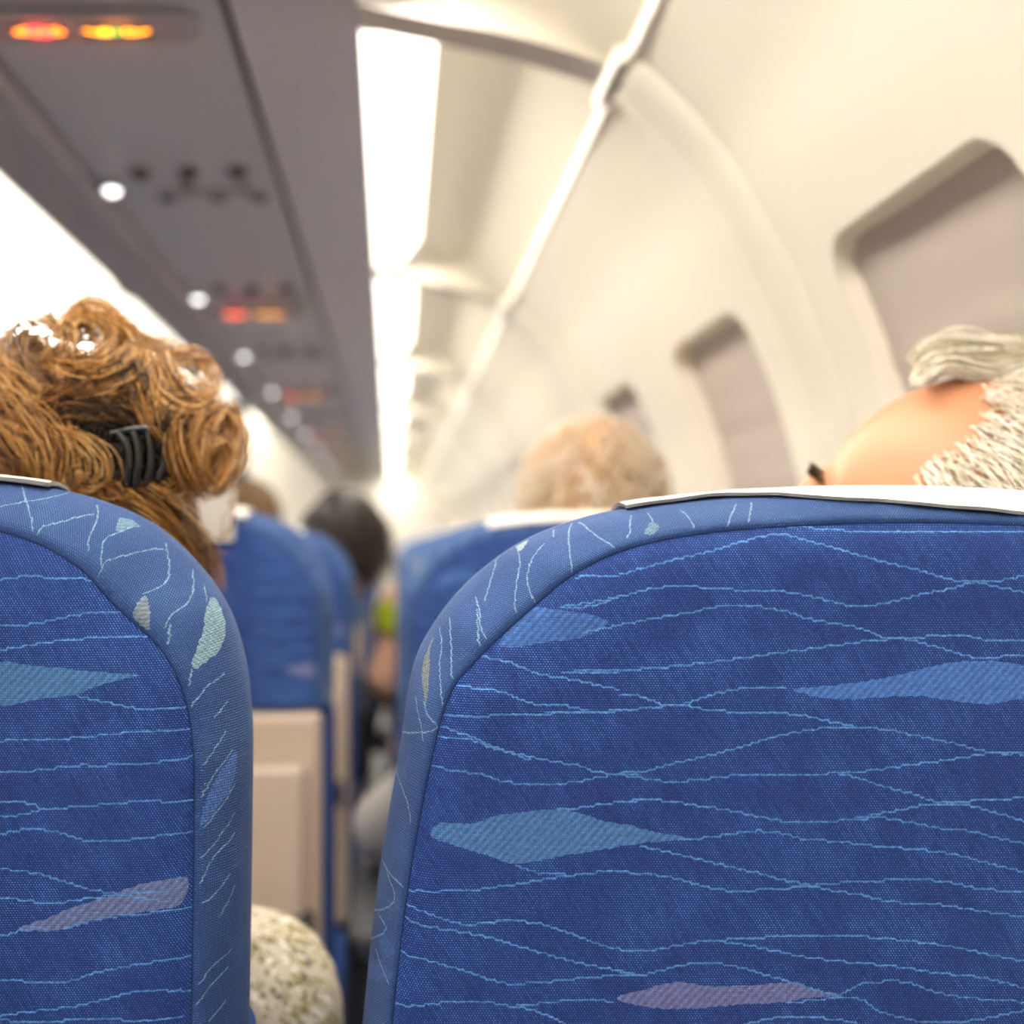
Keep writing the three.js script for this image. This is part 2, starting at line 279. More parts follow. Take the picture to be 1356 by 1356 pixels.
// ------------------------------------------------------------------ woven seat fabric
const FAB = { x0: -0.27, y0: -0.26, w: 0.54, h: 0.32 }, GUS = { w: 0.62, h: 0.13 };
const LINE = [84, 138, 196], DARK = [0, 29, 94], LITE = [98, 156, 232], GDARK = [20, 50, 106], GLITE = [102, 140, 186];
function weave(cnv, layers, w, h, gusset) {      // layers: leaf canvas, line canvas -> final canvas
  const W = cnv.width, Hh = cnv.height, ctx = cnv.getContext('2d'), img = ctx.createImageData(W, Hh), o = img.data;
  const lf = layers.leaf.getContext('2d').getImageData(0, 0, W, Hh).data, ln = layers.line.getContext('2d').getImageData(0, 0, W, Hh).data;
  const px = W / w, p = 0.00128 * px, q = 0.00104 * px;
  for (let y = 0; y < Hh; y++) for (let x = 0; x < W; x++) {
    const k = (y * W + x) * 4, fy = y / q, j = Math.floor(fy), b = fy - j - 0.5, fx = x / p - (gusset ? (j & 1) * 0.5 : j * 0.5), i = Math.floor(fx), a = fx - i - 0.5;
    const dot = Math.exp(-(a * a * 13 + b * b * 9 - a * b * 7)), n = hash(i, j), coarse = vnoise(x / px * 70, y / px * 70);
    let c;
    if (lf[k + 3] > 100) {                       // leaf: close satin twill running the other way
      const tw = Math.sin((fx + fy * 1.25) * 2.1), v = (0.93 + 0.09 * tw) * (0.92 + 0.16 * n) * (0.86 + 0.2 * dot);
      c = [lf[k] * v, lf[k + 1] * v, lf[k + 2] * v];
    } else {
      const m = gusset ? 0.75 + 0.25 * n : 0.58 + 0.34 * vnoise(i * 0.8, j * 0.16) + 0.3 * (n - 0.5);
      const t = clamp(dot * m * (0.75 + 0.5 * coarse)), A = gusset ? GDARK : DARK, B = gusset ? GLITE : LITE;
      c = [lerp(A[0], B[0], t), lerp(A[1], B[1], t), lerp(A[2], B[2], t)];
    }
    const la = ln[k + 3] / 255; if (la > 0) { const v = (0.82 + 0.3 * n); c = [lerp(c[0], ln[k] * v, la), lerp(c[1], ln[k + 1] * v, la), lerp(c[2], ln[k + 2] * v, la)]; }
    o[k] = clamp(c[0], 0, 255); o[k + 1] = clamp(c[1], 0, 255); o[k + 2] = clamp(c[2], 0, 255); o[k + 3] = 255;
  }
  ctx.putImageData(img, 0, 0); return texOf(cnv);
}
const weaveBump = noiseTexture(128, (x, y) => { const i = x >> 3, j = y >> 3, a = (x & 7) / 8 - 0.5, b = (y & 7) / 8 - 0.5; const v = 255 * clamp(1 - 2.6 * (a * a + b * b)) * (((2 * i - j) % 4 + 4) % 4 === 0 ? 1 : 0.72); return [v, v, v]; });
function bumpFor(w, h) { const t = weaveBump.clone(); t.repeat.set(w / 0.00122 / 16, h / 0.00105 / 16); t.needsUpdate = true; return t; }

// ------------------------------------------------------------------ seats
const DEFAULT_HALF = [[0, 0.036], [0.06, 0.035], [0.1, 0.0315], [0.135, 0.0265], [0.16, 0.02], [0.182, 0.010], [0.203, -0.008], [0.2175, -0.028], [0.2264, -0.053], [0.2304, -0.085], [0.231, -0.135], [0.23, -0.17]];
const NEAR_LEFT_HALF = [[0, 0.037], [0.06, 0.0355], [0.114, 0.0305], [0.1354, 0.0275], [0.1604, 0.021], [0.182, 0.011], [0.203, -0.008], [0.2175, -0.028], [0.2264, -0.053], [0.2304, -0.085], [0.2304, -0.135], [0.229, -0.23]];
const NEAR_RIGHT_HALF = [[0, 0.0262], [0.032, 0.0257], [0.082, 0.0229], [0.123, 0.0179], [0.15, 0.0114], [0.1746, 0.0007], [0.2, -0.0189], [0.2157, -0.0386], [0.2246, -0.0564], [0.232, -0.0993], [0.2425, -0.1636], [0.2503, -0.23]];
// rings from the seam outwards: [inset from the widest outline, depth behind the back panel]
const RINGS = [[0.0205, 0.0078], [0.0185, 0.0066], [0.0155, 0.0082], [0.0115, 0.0135], [0.007, 0.0195], [0.003, 0.028], [0.0005, 0.038], [0, 0.048], [0.001, 0.06], [0.005, 0.074], [0.013, 0.086], [0.026, 0.093]];
const FACE = [[0.0205, 0.0085], [0.0215, 0.0068], [0.0245, 0.0048], [0.029, 0.0028], [0.036, 0.001], [0.045, 0]];
function seatCover(half, bottom, n, s0 = 0, [side, crown, corner] = [0.9, 0.9, 1.5]) {
  const top = [...half].reverse().map(([x, y]) => [-x, y]).concat(half.slice(1)); top[0][1] = bottom; top[top.length - 1][1] = bottom;
  const c = new THREE.CatmullRomCurve3(top.map(([x, y]) => V(x, y, 0)), false, 'centripetal');
  const pts = c.getSpacedPoints(n), L = c.getLength();
  const nor = pts.map((p, i) => { const a = pts[Math.max(0, i - 1)], b = pts[Math.min(n, i + 1)], l = a.distanceTo(b); return [-(b.y - a.y) / l, (b.x - a.x) / l]; });
  const wide = nor.map(([a, b]) => { const c = smooth(0.15, 0.7, Math.min(Math.abs(a), Math.abs(b))); return lerp(lerp(side, crown, smooth(0.3, 0.7, Math.abs(b))), corner, c); });
  for (let q = 0; q < 300 * (n / 420) ** 2; q++) for (let i = 1; i < n; i++) wide[i] = (wide[i - 1] + 2 * wide[i] + wide[i + 1]) / 4;
  const at = (i, inset, d) => { const v = inset * lerp(wide[i], 1, smooth(0.03, 0.05, d)); return [pts[i].x - nor[i][0] * v, EYE + pts[i].y - nor[i][1] * v, -d]; };
  const rl = [0]; for (let k = 1; k < RINGS.length; k++) rl.push(rl[k - 1] + Math.hypot(RINGS[k][0] - RINGS[k - 1][0], RINGS[k][1] - RINGS[k - 1][1]));
  // puckers and slack in the sewn border
  const slack = (i, k) => { const s = i / n * L; return 0.0011 * Math.sin(Math.PI * clamp(rl[k] / rl[6])) * (vnoise(s * 38, 3.7) - 0.5) * 2; };
  const border = grid(n, RINGS.length - 1, (u, v, i, k) => at(i, RINGS[k][0] - slack(i, k), RINGS[k][1] - slack(i, k)), (u, v, i, k) => [(i / n * L - s0) / GUS.w, rl[k] / GUS.h]);
  // panel: rings from the seam inwards, then a fan of shrinking rings; the straight hem closes the loop
  const nb = 40, loop = []; for (let i = 0; i <= n; i++) loop.push(i);
  const rows = [];
  for (const [ins, d] of FACE) { const r = loop.map((i) => at(i, ins, d)); const a = r[n], b = r[0]; for (let q = 1; q < nb; q++) r.push([lerp(a[0], b[0], q / nb), lerp(a[1], b[1], q / nb), -d]); r.push(r[0]); rows.push(r); }
  const last = rows[rows.length - 1], cx = 0, cy = EYE + (bottom + 0.02) / 2;
  for (let q = 1; q <= 8; q++) { const s = q / 8; rows.push(last.map(([x, y, z]) => [lerp(x, cx, s), lerp(y, cy, s), z + 0.002 * s * (2 - s)])); }
  const face = grid(rows[0].length - 1, rows.length - 1, (u, v, i, k) => rows[k][i], (u, v, i, k) => [(rows[k][i][0] - FAB.x0) / FAB.w, (rows[k][i][1] - EYE - FAB.y0) / FAB.h]);
  const seam = new THREE.TubeGeometry(new THREE.CatmullRomCurve3(pts.filter((_, i) => i % 4 === 0).map((_, i) => V(...at(Math.min(n, i * 4), 0.0205, 0.0082)))), Math.round(n / 1.5), 0.0008, 5);
  const front = grid(n, 4, (u, v, i, k) => { const p = at(i, 0.026, 0.093); return [p[0] * (1 - k / 4 * 0.98), lerp(p[1], EYE + bottom, k / 4 * 0.98), p[2] - 0.008 * k / 4]; });
  // cloth over the top: path from the front of the headrest over the crown to a hem on the rear
  const cloth = (x0, x1, hem) => {
    const i0 = pts.findIndex((p) => p.x >= x0), i1 = pts.findIndex((p) => p.x >= x1), m = 20;
    const outer = (u, v, lift) => {
      const f = lerp(i0, i1, u), i = Math.min(n - 1, Math.floor(f)), fr = f - i, x = lerp(pts[i].x, pts[i + 1].x, fr), k0 = hem(x);
      const kk = lerp(RINGS.length - 1, k0, v), k = Math.min(RINGS.length - 2, Math.floor(kk)), t = kk - k;
      const ins = lerp(RINGS[k][0], RINGS[k + 1][0], t), d = lerp(RINGS[k][1], RINGS[k + 1][1], t);
      const wave = lift + 0.0009 * (vnoise(x * 60, v * 3) - 0.3) * smooth(0.5, 1, v);
      const a = at(i, ins - wave, d), b = at(i + 1, ins - wave, d);
      return [lerp(a[0], b[0], fr), lerp(a[1], b[1], fr), lerp(a[2], b[2], fr) + wave * 0.6 * smooth(0.6, 1, v)];
    };
    const g = grid(90, m, (u, v) => outer(u, v, 0.0032), (u, v) => [u * (x1 - x0) * 1, v * 0.1]);
    const h = grid(90, m, (u, v) => outer(u, v, 0.0014), (u, v) => [u * (x1 - x0) * 1, v * 0.1]);
    const rim = (fn) => grid(90, 1, (u, v) => fn(u, v));
    const e1 = rim((u, v) => outer(u, 1, lerp(0.0032, 0.0014, v))), e2 = rim((u, v) => outer(0, u, lerp(0.0032, 0.0014, v))), e3 = rim((u, v) => outer(1, u, lerp(0.0032, 0.0014, v)));
    const skirt = grid(40, 8, (u, v) => { const p = outer(u, 0, 0.0032); return [p[0], p[1] - v * 0.16, p[2] - 0.006 - 0.004 * Math.sin(v * 3)]; });
    return mergeGeometries([g, h, e1, e2, e3, skirt]);
  };
  return { border, face, seam, front, cloth, L };
}
const clothBump = noiseTexture(64, (x, y) => { const v = 128 + 110 * Math.sin((x + y) * Math.PI / 8) * Math.sin((x - y) * Math.PI / 8); return [v, v, v]; }); clothBump.repeat.set(90, 90);
const clothMat = std(0xf3ede4, 0.9, { bumpMap: clothBump, bumpScale: 0.0005 });
const seamMat = std(0x16305f, 0.9);
const trayGeo = (() => {
  const g = [new RoundedBoxGeometry(0.405, 0.27, 0.022, 4, 0.01)]; return g[0];
})();
function seatBody(o, bottom, shellTop) {          // everything below the headrest cover
  const y0 = 0.4, y1 = EYE + bottom + 0.012;
  part('seat_pad', (() => { const g = box(-0.231, 0.231, y0, y1, -0.1, -0.02, 0.03); return g; })(), M.cushion, o);
  part('back_shell', box(-0.2195, 0.2195, 0.42, EYE + bottom - 0.003, -0.045, 0.004, 0.012), M.shell, o);
  const tr = part('tray_table', trayGeo, M.tray, o); tr.position.set(0, EYE + bottom - 0.195, 0.012);
  const la = part('tray_latch', new RoundedBoxGeometry(0.06, 0.022, 0.014, 3, 0.005), M.rail, o); la.position.set(0, EYE + bottom - 0.038, 0.012);
  part('latch_recess', box(-0.06, 0.06, EYE + bottom - 0.052, EYE + bottom - 0.024, 0.0, 0.0055, 0.002), M.shell, o);
  for (const s of [-1, 1]) {
    const h = part('tray_hinge', box(s * 0.2 - 0.012, s * 0.2 + 0.012, EYE + bottom - 0.262, EYE + bottom - 0.222, 0.0, 0.03, 0.005), M.arm, o);
    const pin = new THREE.CylinderGeometry(0.006, 0.006, 0.006, 16); pin.rotateX(Math.PI / 2); pin.translate(s * 0.208, EYE + bottom - 0.24, 0.032); part('hinge_pin', pin, M.chrome, h);
    const leg = new THREE.CylinderGeometry(0.016, 0.02, 0.36, 12); leg.translate(s * 0.16, 0.18, -0.28); part('leg', leg, M.metal, o);
  }
  part('seat_cushion', box(-0.228, 0.228, 0.36, 0.47, -0.56, -0.09, 0.035), M.cushion, o);
  part('magazine_pocket', box(-0.17, 0.17, 0.45, EYE + bottom - 0.345, 0.003, 0.02, 0.006), M.cushion, o);
}
const fabricMats = {};
function leafCanvas(w, h) { return { leaf: canvas(w, h), line: canvas(w, h) }; }
const ray = new THREE.Raycaster();
function tracer(mesh, W, Hh) {                     // photo pixels on a mesh -> its texture pixels
  mesh.updateWorldMatrix(true, false); if (!mesh.geometry.boundingSphere) mesh.geometry.computeBoundingSphere();
  return (pts) => { const r = []; for (const [x, y] of pts) { const p = P(x, y, 1), o = V(0, EYE, 0); ray.set(o, p.sub(o).normalize()); const hit = ray.intersectObject(mesh, false)[0]; if (hit) r.push([hit.uv.x * W, (1 - hit.uv.y) * Hh]); } return r; };
}
function stroke(ctx, pts, color, width, step) {    // stitched line: runs level, then jumps a thread at a time
  if (pts.length < 2) return; const c = new THREE.CatmullRomCurve3(pts.map(([x, y]) => V(x, y, 0)), false, 'centripetal'), L = c.getLength(), n = Math.max(2, Math.round(L / (step * 1.1))), ps = c.getSpacedPoints(n);
  ctx.strokeStyle = `rgb(${color})`; ctx.lineJoin = ctx.lineCap = 'round';
  let prev = null;
  ps.forEach((p, i) => { const q = [p.x + (rnd() - 0.5) * step * 0.35, Math.round(p.y / step) * step + (rnd() - 0.5) * step * 0.3]; if (prev) { ctx.lineWidth = width * rr(0.7, 1.2); ctx.globalAlpha = rr(0.72, 1); ctx.beginPath(); ctx.moveTo(...prev); ctx.lineTo(...q); ctx.stroke(); } prev = q; });
  ctx.globalAlpha = 1;
}
function fill(ctx, pts, color) { if (pts.length < 3) return; const c = new THREE.CatmullRomCurve3(pts.map(([x, y]) => V(x, y, 0)), true, 'centripetal').getSpacedPoints(pts.length * 10); ctx.fillStyle = `rgb(${color})`; ctx.beginPath(); c.forEach((p, i) => i ? ctx.lineTo(p.x + rr(-1.5, 1.5), p.y + rr(-1.5, 1.5)) : ctx.moveTo(p.x, p.y)); ctx.fill(); }
const zoom = (x0, y0, s) => (pts) => { const r = []; for (let i = 0; i < pts.length; i += 2) r.push([x0 + pts[i] / s, y0 + pts[i + 1] / s]); return r; };

function fabricFor(mesh, W, Hh, w, h, lines, leaves, gusset, lineColor, extra) {
  const ly = leafCanvas(W, Hh), tr = tracer(mesh, W, Hh), px = W / w;
  if (extra) extra(ly, px);
  for (const [pts, col] of leaves) fill(ly.leaf.getContext('2d'), tr(pts), col);
  for (const pts of lines) { const q = tr(pts); if (!gusset && q.length > 1) { const a = q[0], b = q[1], y = q[q.length - 1], z = q[q.length - 2], l = 0.022 * px, ex = (m, k) => { const d = Math.hypot(m[0] - k[0], m[1] - k[1]); return [m[0] + (m[0] - k[0]) / d * l, m[1] + (m[1] - k[1]) / d * l]; }; if (a[0] < W * 0.14) q.unshift(ex(a, b)); if (y[0] > W * 0.82 || pts[0][0] < 10 && y[0] > W * 0.78) q.push(ex(y, z)); stroke(ly.line.getContext('2d'), q, lineColor, 0.0008 * px, 0.0011 * px); continue; } stroke(ly.line.getContext('2d'), q, lineColor, 0.0008 * px, 0.0011 * px); }
  const map = weave(canvas(W, Hh), ly, w, h, gusset);
  return new THREE.MeshPhysicalMaterial({ map, roughness: 0.85, sheen: gusset ? 0.35 : 0.06, sheenRoughness: 0.5, sheenColor: new THREE.Color(0x8f9fb0), bumpMap: bumpFor(w, h), bumpScale: 0.0004, side: THREE.DoubleSide });
}
// --- the two seats in front of the camera
const CHAIR = 'airline seat';
function nearSeat(xc, half, label, n, hem, cx0, cx1, s0, seamWidth) {
  const o = thing('airline_seat', label, 'seat', [xc, 0, -ROW0]);
  const c = seatCover(half, -0.235, n, s0, seamWidth);
  const face = part('back_panel', c.face, M.cushion, o), border = part('side_border', c.border, M.cushion, o);
  part('seam_piping', c.seam, seamMat, o); part('front_pad', c.front, M.cushion, o);
  const cl = part('headrest_cloth', c.cloth(cx0, cx1, hem), clothMat, o); cl.userData.label = 'white quilted headrest cloth';
  seatBody(o, -0.235); o.updateMatrixWorld(true);
  return { o, face, border };
}
const rightSeat = nearSeat(0.235, NEAR_RIGHT_HALF, 'blue patterned seat with white headrest cloth in front of the white haired man', 420, (x) => lerp(5.6, 1.9, smooth(-0.1, 0.06, x)) + 0.5 * Math.sin(x * 60) * smooth(-0.12, -0.05, x) * smooth(0.02, -0.05, x), -0.126, 0.13, 0, [0.62, 0.78, 1.4]);
const leftSeat = nearSeat(-0.3, NEAR_LEFT_HALF, 'blue patterned seat behind the curly haired woman', 420, (x) => lerp(5.6, 4.2, smooth(0.12, 0.0, Math.abs(x))), -0.132, 0.134, 0.32, [1.0, 1.05, 1.9]);
{
  const z3 = zoom(470, 640, 3.874), z4 = zoom(470, 980, 3.606), z5 = zoom(820, 630, 2.53), z6 = zoom(820, 850, 2.53), z1 = zoom(0, 600, 3.874), z2 = zoom(0, 950, 3.34), zt = zoom(600, 400, 3.39);
  const blue1 = [78, 128, 190], blue2 = [74, 124, 204], mauve = [118, 126, 182], olive = [128, 138, 136];
  const right = [
    z5([0, 330, 170, 285, 330, 245, 430, 215, 540, 195, 620, 215, 700, 235, 790, 262, 900, 292, 1000, 315, 1100, 345, 1190, 355, 1280, 375, 1356, 390]),
    z5([-200, 440, -100, 425, 0, 405, 100, 380, 190, 370, 330, 378, 450, 385, 560, 390, 640, 405, 750, 430, 800, 438, 900, 425, 1000, 400, 1100, 380, 1190, 357, 1270, 352, 1356, 335]),
    z5([-120, 525, 0, 500, 100, 480, 230, 460, 340, 437, 450, 437, 560, 455, 640, 480, 750, 498, 820, 515, 890, 545, 960, 548, 1050, 570, 1150, 600, 1200, 608, 1300, 605, 1356, 600]),
    z5([-150, 648, 0, 652, 150, 640, 300, 625, 450, 605, 600, 585, 750, 565, 860, 550, 980, 545, 1080, 535, 1180, 540, 1260, 555, 1356, 548]),
    z5([560, 170, 700, 178, 830, 190, 950, 186, 1100, 186, 1356, 190]),
    z6([0, 175, 80, 185, 150, 210, 200, 212, 300, 180, 400, 158, 500, 150, 560, 155]),
    z6([-250, 235, 0, 230, 100, 220, 210, 212, 300, 228, 420, 235, 530, 238, 620, 248, 700, 265, 800, 285, 900, 295, 1000, 315, 1100, 335, 1200, 360, 1280, 375, 1356, 372]),
    z6([0, 440, 80, 435, 150, 415, 250, 392, 340, 370, 430, 345, 520, 318, 620, 298, 700, 288, 800, 285]),
    z6([0, 445, 100, 460, 180, 468, 280, 460, 380, 448, 480, 445, 600, 442, 730, 440, 850, 430, 950, 415, 1050, 402, 1150, 388, 1250, 372, 1356, 375]),
    z6([730, 440, 800, 455, 870, 480, 950, 500, 1030, 525, 1080, 545, 1180, 550, 1270, 575, 1356, 600]),
    z6([0, 538, 80, 530, 180, 535, 260, 548, 350, 562, 440, 580, 530, 597, 640, 607, 750, 597, 850, 580, 930, 565, 1030, 545, 1150, 535, 1250, 528, 1356, 522]),
    z6([780, 595, 880, 590, 980, 605, 1080, 625, 1180, 635, 1260, 655, 1356, 675]),
    z6([200, 660, 300, 655, 380, 642, 470, 632, 540, 640, 620, 660, 720, 668, 820, 680, 920, 688, 1020, 698, 1120, 712, 1230, 740, 1356, 770]),
    z6([70, 685, 150, 700, 230, 720, 310, 738, 380, 755, 470, 775, 540, 795, 620, 810, 720, 835, 800, 845, 880, 865, 960, 875, 1080, 882, 1200, 900, 1356, 922]),
    z6([0, 770, 100, 778, 200, 795, 290, 820, 360, 832, 450, 832, 560, 825, 660, 815, 760, 805, 860, 800, 1000, 795, 1100, 805, 1200, 825, 1356, 840]),
    z6([0, 1030, 100, 1033, 180, 1020, 260, 1005, 350, 998, 450, 992, 560, 985, 700, 985, 850, 990, 950, 1000, 1050, 1012, 1150, 1028, 1250, 1050, 1356, 1070]),
    z6([330, 1002, 420, 1015, 520, 1035, 620, 1055, 740, 1070, 860, 1080, 960, 1092, 1060, 1108, 1180, 1120, 1280, 1140, 1356, 1160]),
    z6([0, 1108, 80, 1115, 160, 1095, 240, 1078, 330, 1078, 420, 1095, 500, 1118, 580, 1140, 740, 1180, 800, 1150, 880, 1138, 960, 1140, 1050, 1170, 1150, 1190, 1356, 1205]),
    z6([560, 1210, 700, 1195, 800, 1195, 880, 1240, 1000, 1270, 1100, 1275, 1200, 1265, 1356, 1235]),
    z6([420, 1280, 560, 1255, 700, 1262, 800, 1278]),
    z4([400, -20, 560, 0, 650, 35, 750, 60, 860, 85, 960, 105, 1060, 120, 1150, 150, 1270, 165, 1356, 160]),
    z4([350, 140, 480, 148, 600, 165, 720, 200, 850, 208, 980, 208, 1080, 195, 1200, 170, 1356, 165]),
    z4([960, 330, 1060, 325, 1150, 312, 1250, 298, 1356, 285]),
    z4([770, 600, 860, 630, 980, 640, 1010, 645]),
    z4([260, 715, 360, 722, 480, 720, 600, 712, 700, 698, 800, 685, 900, 665, 1010, 648, 1110, 635, 1230, 628, 1356, 635]),
    z4([260, 790, 360, 830, 450, 862, 540, 880, 640, 868, 760, 865, 860, 872, 940, 895, 1020, 920, 1110, 955, 1200, 985, 1300, 1005, 1380, 1010]),
    z4([240, 845, 340, 890, 450, 905, 560, 925, 670, 950, 780, 985, 890, 1015, 1000, 1045, 1120, 1075, 1250, 1100, 1356, 1120]),
    z4([250, 1025, 320, 1045, 430, 1075, 560, 1115, 650, 1145, 740, 1165, 850, 1160, 960, 1150, 1100, 1135, 1250, 1125, 1356, 1118]),
    z4([290, 1268, 400, 1255, 540, 1245, 640, 1250, 740, 1270, 850, 1260, 1000, 1245, 1100, 1240, 1230, 1250]),
    z4([740, 1275, 830, 1285, 930, 1320, 1000, 1356]),
    z3([900, 640, 1060, 640, 1200, 630, 1290, 605, 1356, 575]), z3([1130, 480, 1250, 478, 1356, 475]),
    z3([650, 885, 760, 910, 850, 940, 950, 980, 1060, 998, 1180, 1020, 1270, 1040, 1356, 1060]), z3([1060, 975, 1180, 968, 1356, 965]),
    z3([650, 1055, 760, 1070, 850, 1110, 950, 1135, 1080, 1140, 1200, 1165]), z3([600, 1195, 700, 1192, 800, 1190, 950, 1185, 1100, 1175, 1356, 1168]),
    z3([520, 1275, 600, 1300, 700, 1345, 900, 1420]),
  ];
  const rightLeaves = [
    [z4([275, 395, 400, 395, 560, 400, 660, 365, 800, 345, 900, 332, 1040, 340, 1180, 385, 1300, 405, 1440, 440, 1580, 466, 1400, 490, 1200, 520, 1000, 552, 860, 580, 750, 590, 640, 555, 480, 505, 360, 455]), blue1],
    [z6([580, 160, 720, 145, 860, 125, 980, 100, 1080, 75, 1220, 62, 1356, 80, 1500, 110, 1500, 175, 1356, 190, 1200, 208, 1080, 190, 960, 182, 800, 190, 690, 188]), blue2],
    [z6([-10, 1195, 80, 1165, 180, 1140, 330, 1155, 460, 1148, 580, 1142, 660, 1165, 740, 1185, 640, 1192, 560, 1205, 400, 1215, 180, 1230, 60, 1218]), mauve],
    [z3([905, 640, 1050, 650, 1180, 670, 1300, 710, 1160, 790, 1000, 815, 900, 830, 740, 832, 800, 745]), [66, 112, 186]],
  ];
  const W = 2048, HH = Math.round(2048 * FAB.h / FAB.w), GW = 2048, GH = Math.round(2048 * GUS.h / GUS.w);
  // pattern beyond the photograph's frame, in the same hand
  const more = (ly, px) => { const c = ly.line.getContext('2d'), f = ly.leaf.getContext('2d'); for (let y = 20; y < HH; y += 46) { const pts = []; let yy = y + rr(-14, 14); for (let x = W * 0.6; x <= W + 60; x += 60) { pts.push([x, yy]); yy += rr(-11, 11); } stroke(c, pts, LINE, 0.00085 * px, 0.0011 * px); } fill(f, [[1700, 800], [1830, 770], [1960, 790], [1860, 840]], mauve); };
  rightSeat.face.material = fabricFor(rightSeat.face, W, HH, FAB.w, FAB.h, right, rightLeaves, false, LINE, (ly, px) => { const c = ly.line.getContext('2d'); c.save(); c.beginPath(); c.rect(W * 0.62 + 300, 0, W, HH); c.clip(); more(ly, px); c.restore(); });
  const left = [
    z1([0, 650, 130, 632, 250, 638, 400, 645]), z1([0, 885, 130, 880, 250, 860, 380, 830, 480, 818, 600, 812]), z1([0, 1010, 130, 990, 260, 968, 400, 955, 520, 945, 650, 945]),
    z1([380, 1240, 480, 1265, 600, 1290, 700, 1310, 800, 1318, 880, 1310]),
    z2([0, 105, 160, 95, 260, 95, 360, 88, 480, 75, 620, 62, 780, 60]), z2([0, 238, 200, 232, 300, 215, 480, 212, 640, 205, 740, 192, 810, 182]),
    z2([0, 375, 60, 372, 150, 385, 180, 405, 280, 400, 400, 390, 520, 380, 640, 370, 800, 372, 860, 362]), z2([0, 438, 100, 430, 180, 410]),
    z2([0, 515, 100, 498, 220, 500, 300, 520, 400, 548, 500, 550, 600, 538, 700, 525, 800, 510, 870, 496]), z2([0, 670, 100, 680, 200, 700, 300, 730, 400, 762, 480, 775]),
    z2([0, 800, 120, 810, 220, 825, 320, 810, 420, 795, 500, 788]), z2([0, 970, 90, 945, 200, 930]), z2([280, 935, 450, 890, 620, 870, 760, 855, 870, 870]),
    z2([0, 1158, 150, 1170, 300, 1168, 420, 1130, 540, 1105, 660, 1085, 780, 1068, 860, 1052]), z2([0, 1320, 150, 1300, 320, 1278, 450, 1250, 600, 1215, 740, 1208, 850, 1205]), z2([0, 1340, 200, 1345, 400, 1335, 580, 1340]),
  ];
  const leftLeaves = [
    [z1([0, 1075, 150, 1090, 300, 1100, 420, 1115, 580, 1128, 720, 1140, 620, 1160, 500, 1195, 380, 1240, 200, 1260, 0, 1290]), [74, 126, 182]],
    [z2([80, 935, 200, 890, 350, 830, 480, 790, 600, 745, 720, 718, 830, 710, 880, 720, 878, 790, 800, 820, 700, 850, 560, 870, 400, 900, 260, 940]), [112, 126, 178]],
  ];
  leftSeat.face.material = fabricFor(leftSeat.face, W, HH, FAB.w, FAB.h, left, leftLeaves, false, LINE, (ly, px) => { const c = ly.line.getContext('2d'); for (let y = 20; y < HH; y += 46) { const pts = []; let yy = y + rr(-14, 14); for (let x = -20; x <= W * 0.5 + 330; x += 60) { pts.push([x, yy]); yy += rr(-11, 11); } stroke(c, pts, LINE, 0.00085 * px, 0.0011 * px); } });
  const PALE = [118, 152, 176];
  const rightG = [
    z3([1150, 200, 1210, 245, 1270, 290, 1330, 330]), z3([1110, 205, 1095, 260, 1100, 330, 1108, 400, 1115, 460]), z3([1020, 240, 1020, 275]), z3([970, 310, 920, 370, 890, 440, 885, 500, 905, 570, 925, 610]),
    z3([840, 340, 845, 420, 830, 510, 820, 590, 828, 660]), z3([740, 370, 715, 440, 690, 520, 665, 600]), z3([620, 580, 640, 660, 640, 720, 680, 800]), z3([630, 650, 632, 780, 640, 830]),
    z3([485, 690, 490, 780, 495, 880, 500, 1000]), z3([435, 740, 445, 830, 435, 930, 440, 1050, 450, 1140]), z3([350, 1110, 370, 1180, 420, 1250, 460, 1330]), z3([310, 1100, 330, 1200, 350, 1320]),
    zt([1020, 935, 1060, 970, 1080, 1010]), zt([870, 945, 900, 990]), zt([800, 960, 790, 1040, 780, 1060]), zt([1270, 905, 1230, 1000]), zt([1340, 900, 1325, 990]),
    z4([200, 120, 230, 240, 260, 340, 265, 400]), z4([130, 540, 170, 640, 230, 700]), z4([110, 820, 150, 900, 220, 1000]), z4([100, 1000, 160, 1160, 260, 1220]), z4([150, 620, 190, 760, 235, 850]),
  ];
  const rightGL = [
    [z3([408, 780, 385, 850, 382, 950, 376, 1050, 364, 1130, 350, 1060, 342, 980, 362, 880]), olive], [z3([890, 290, 850, 345, 830, 322]), [158, 182, 176]],
    [zt([895, 985, 925, 1010, 900, 1040, 860, 1040]), [104, 138, 160]], [z4([150, 760, 220, 800, 235, 880, 180, 850]), [60, 90, 150]], [z4([120, 920, 200, 1010, 240, 1110, 190, 1130, 140, 1060]), [64, 100, 165]],
  ];
  rightSeat.border.material = fabricFor(rightSeat.border, GW, GH, GUS.w, GUS.h, rightG, rightGL, true, PALE);
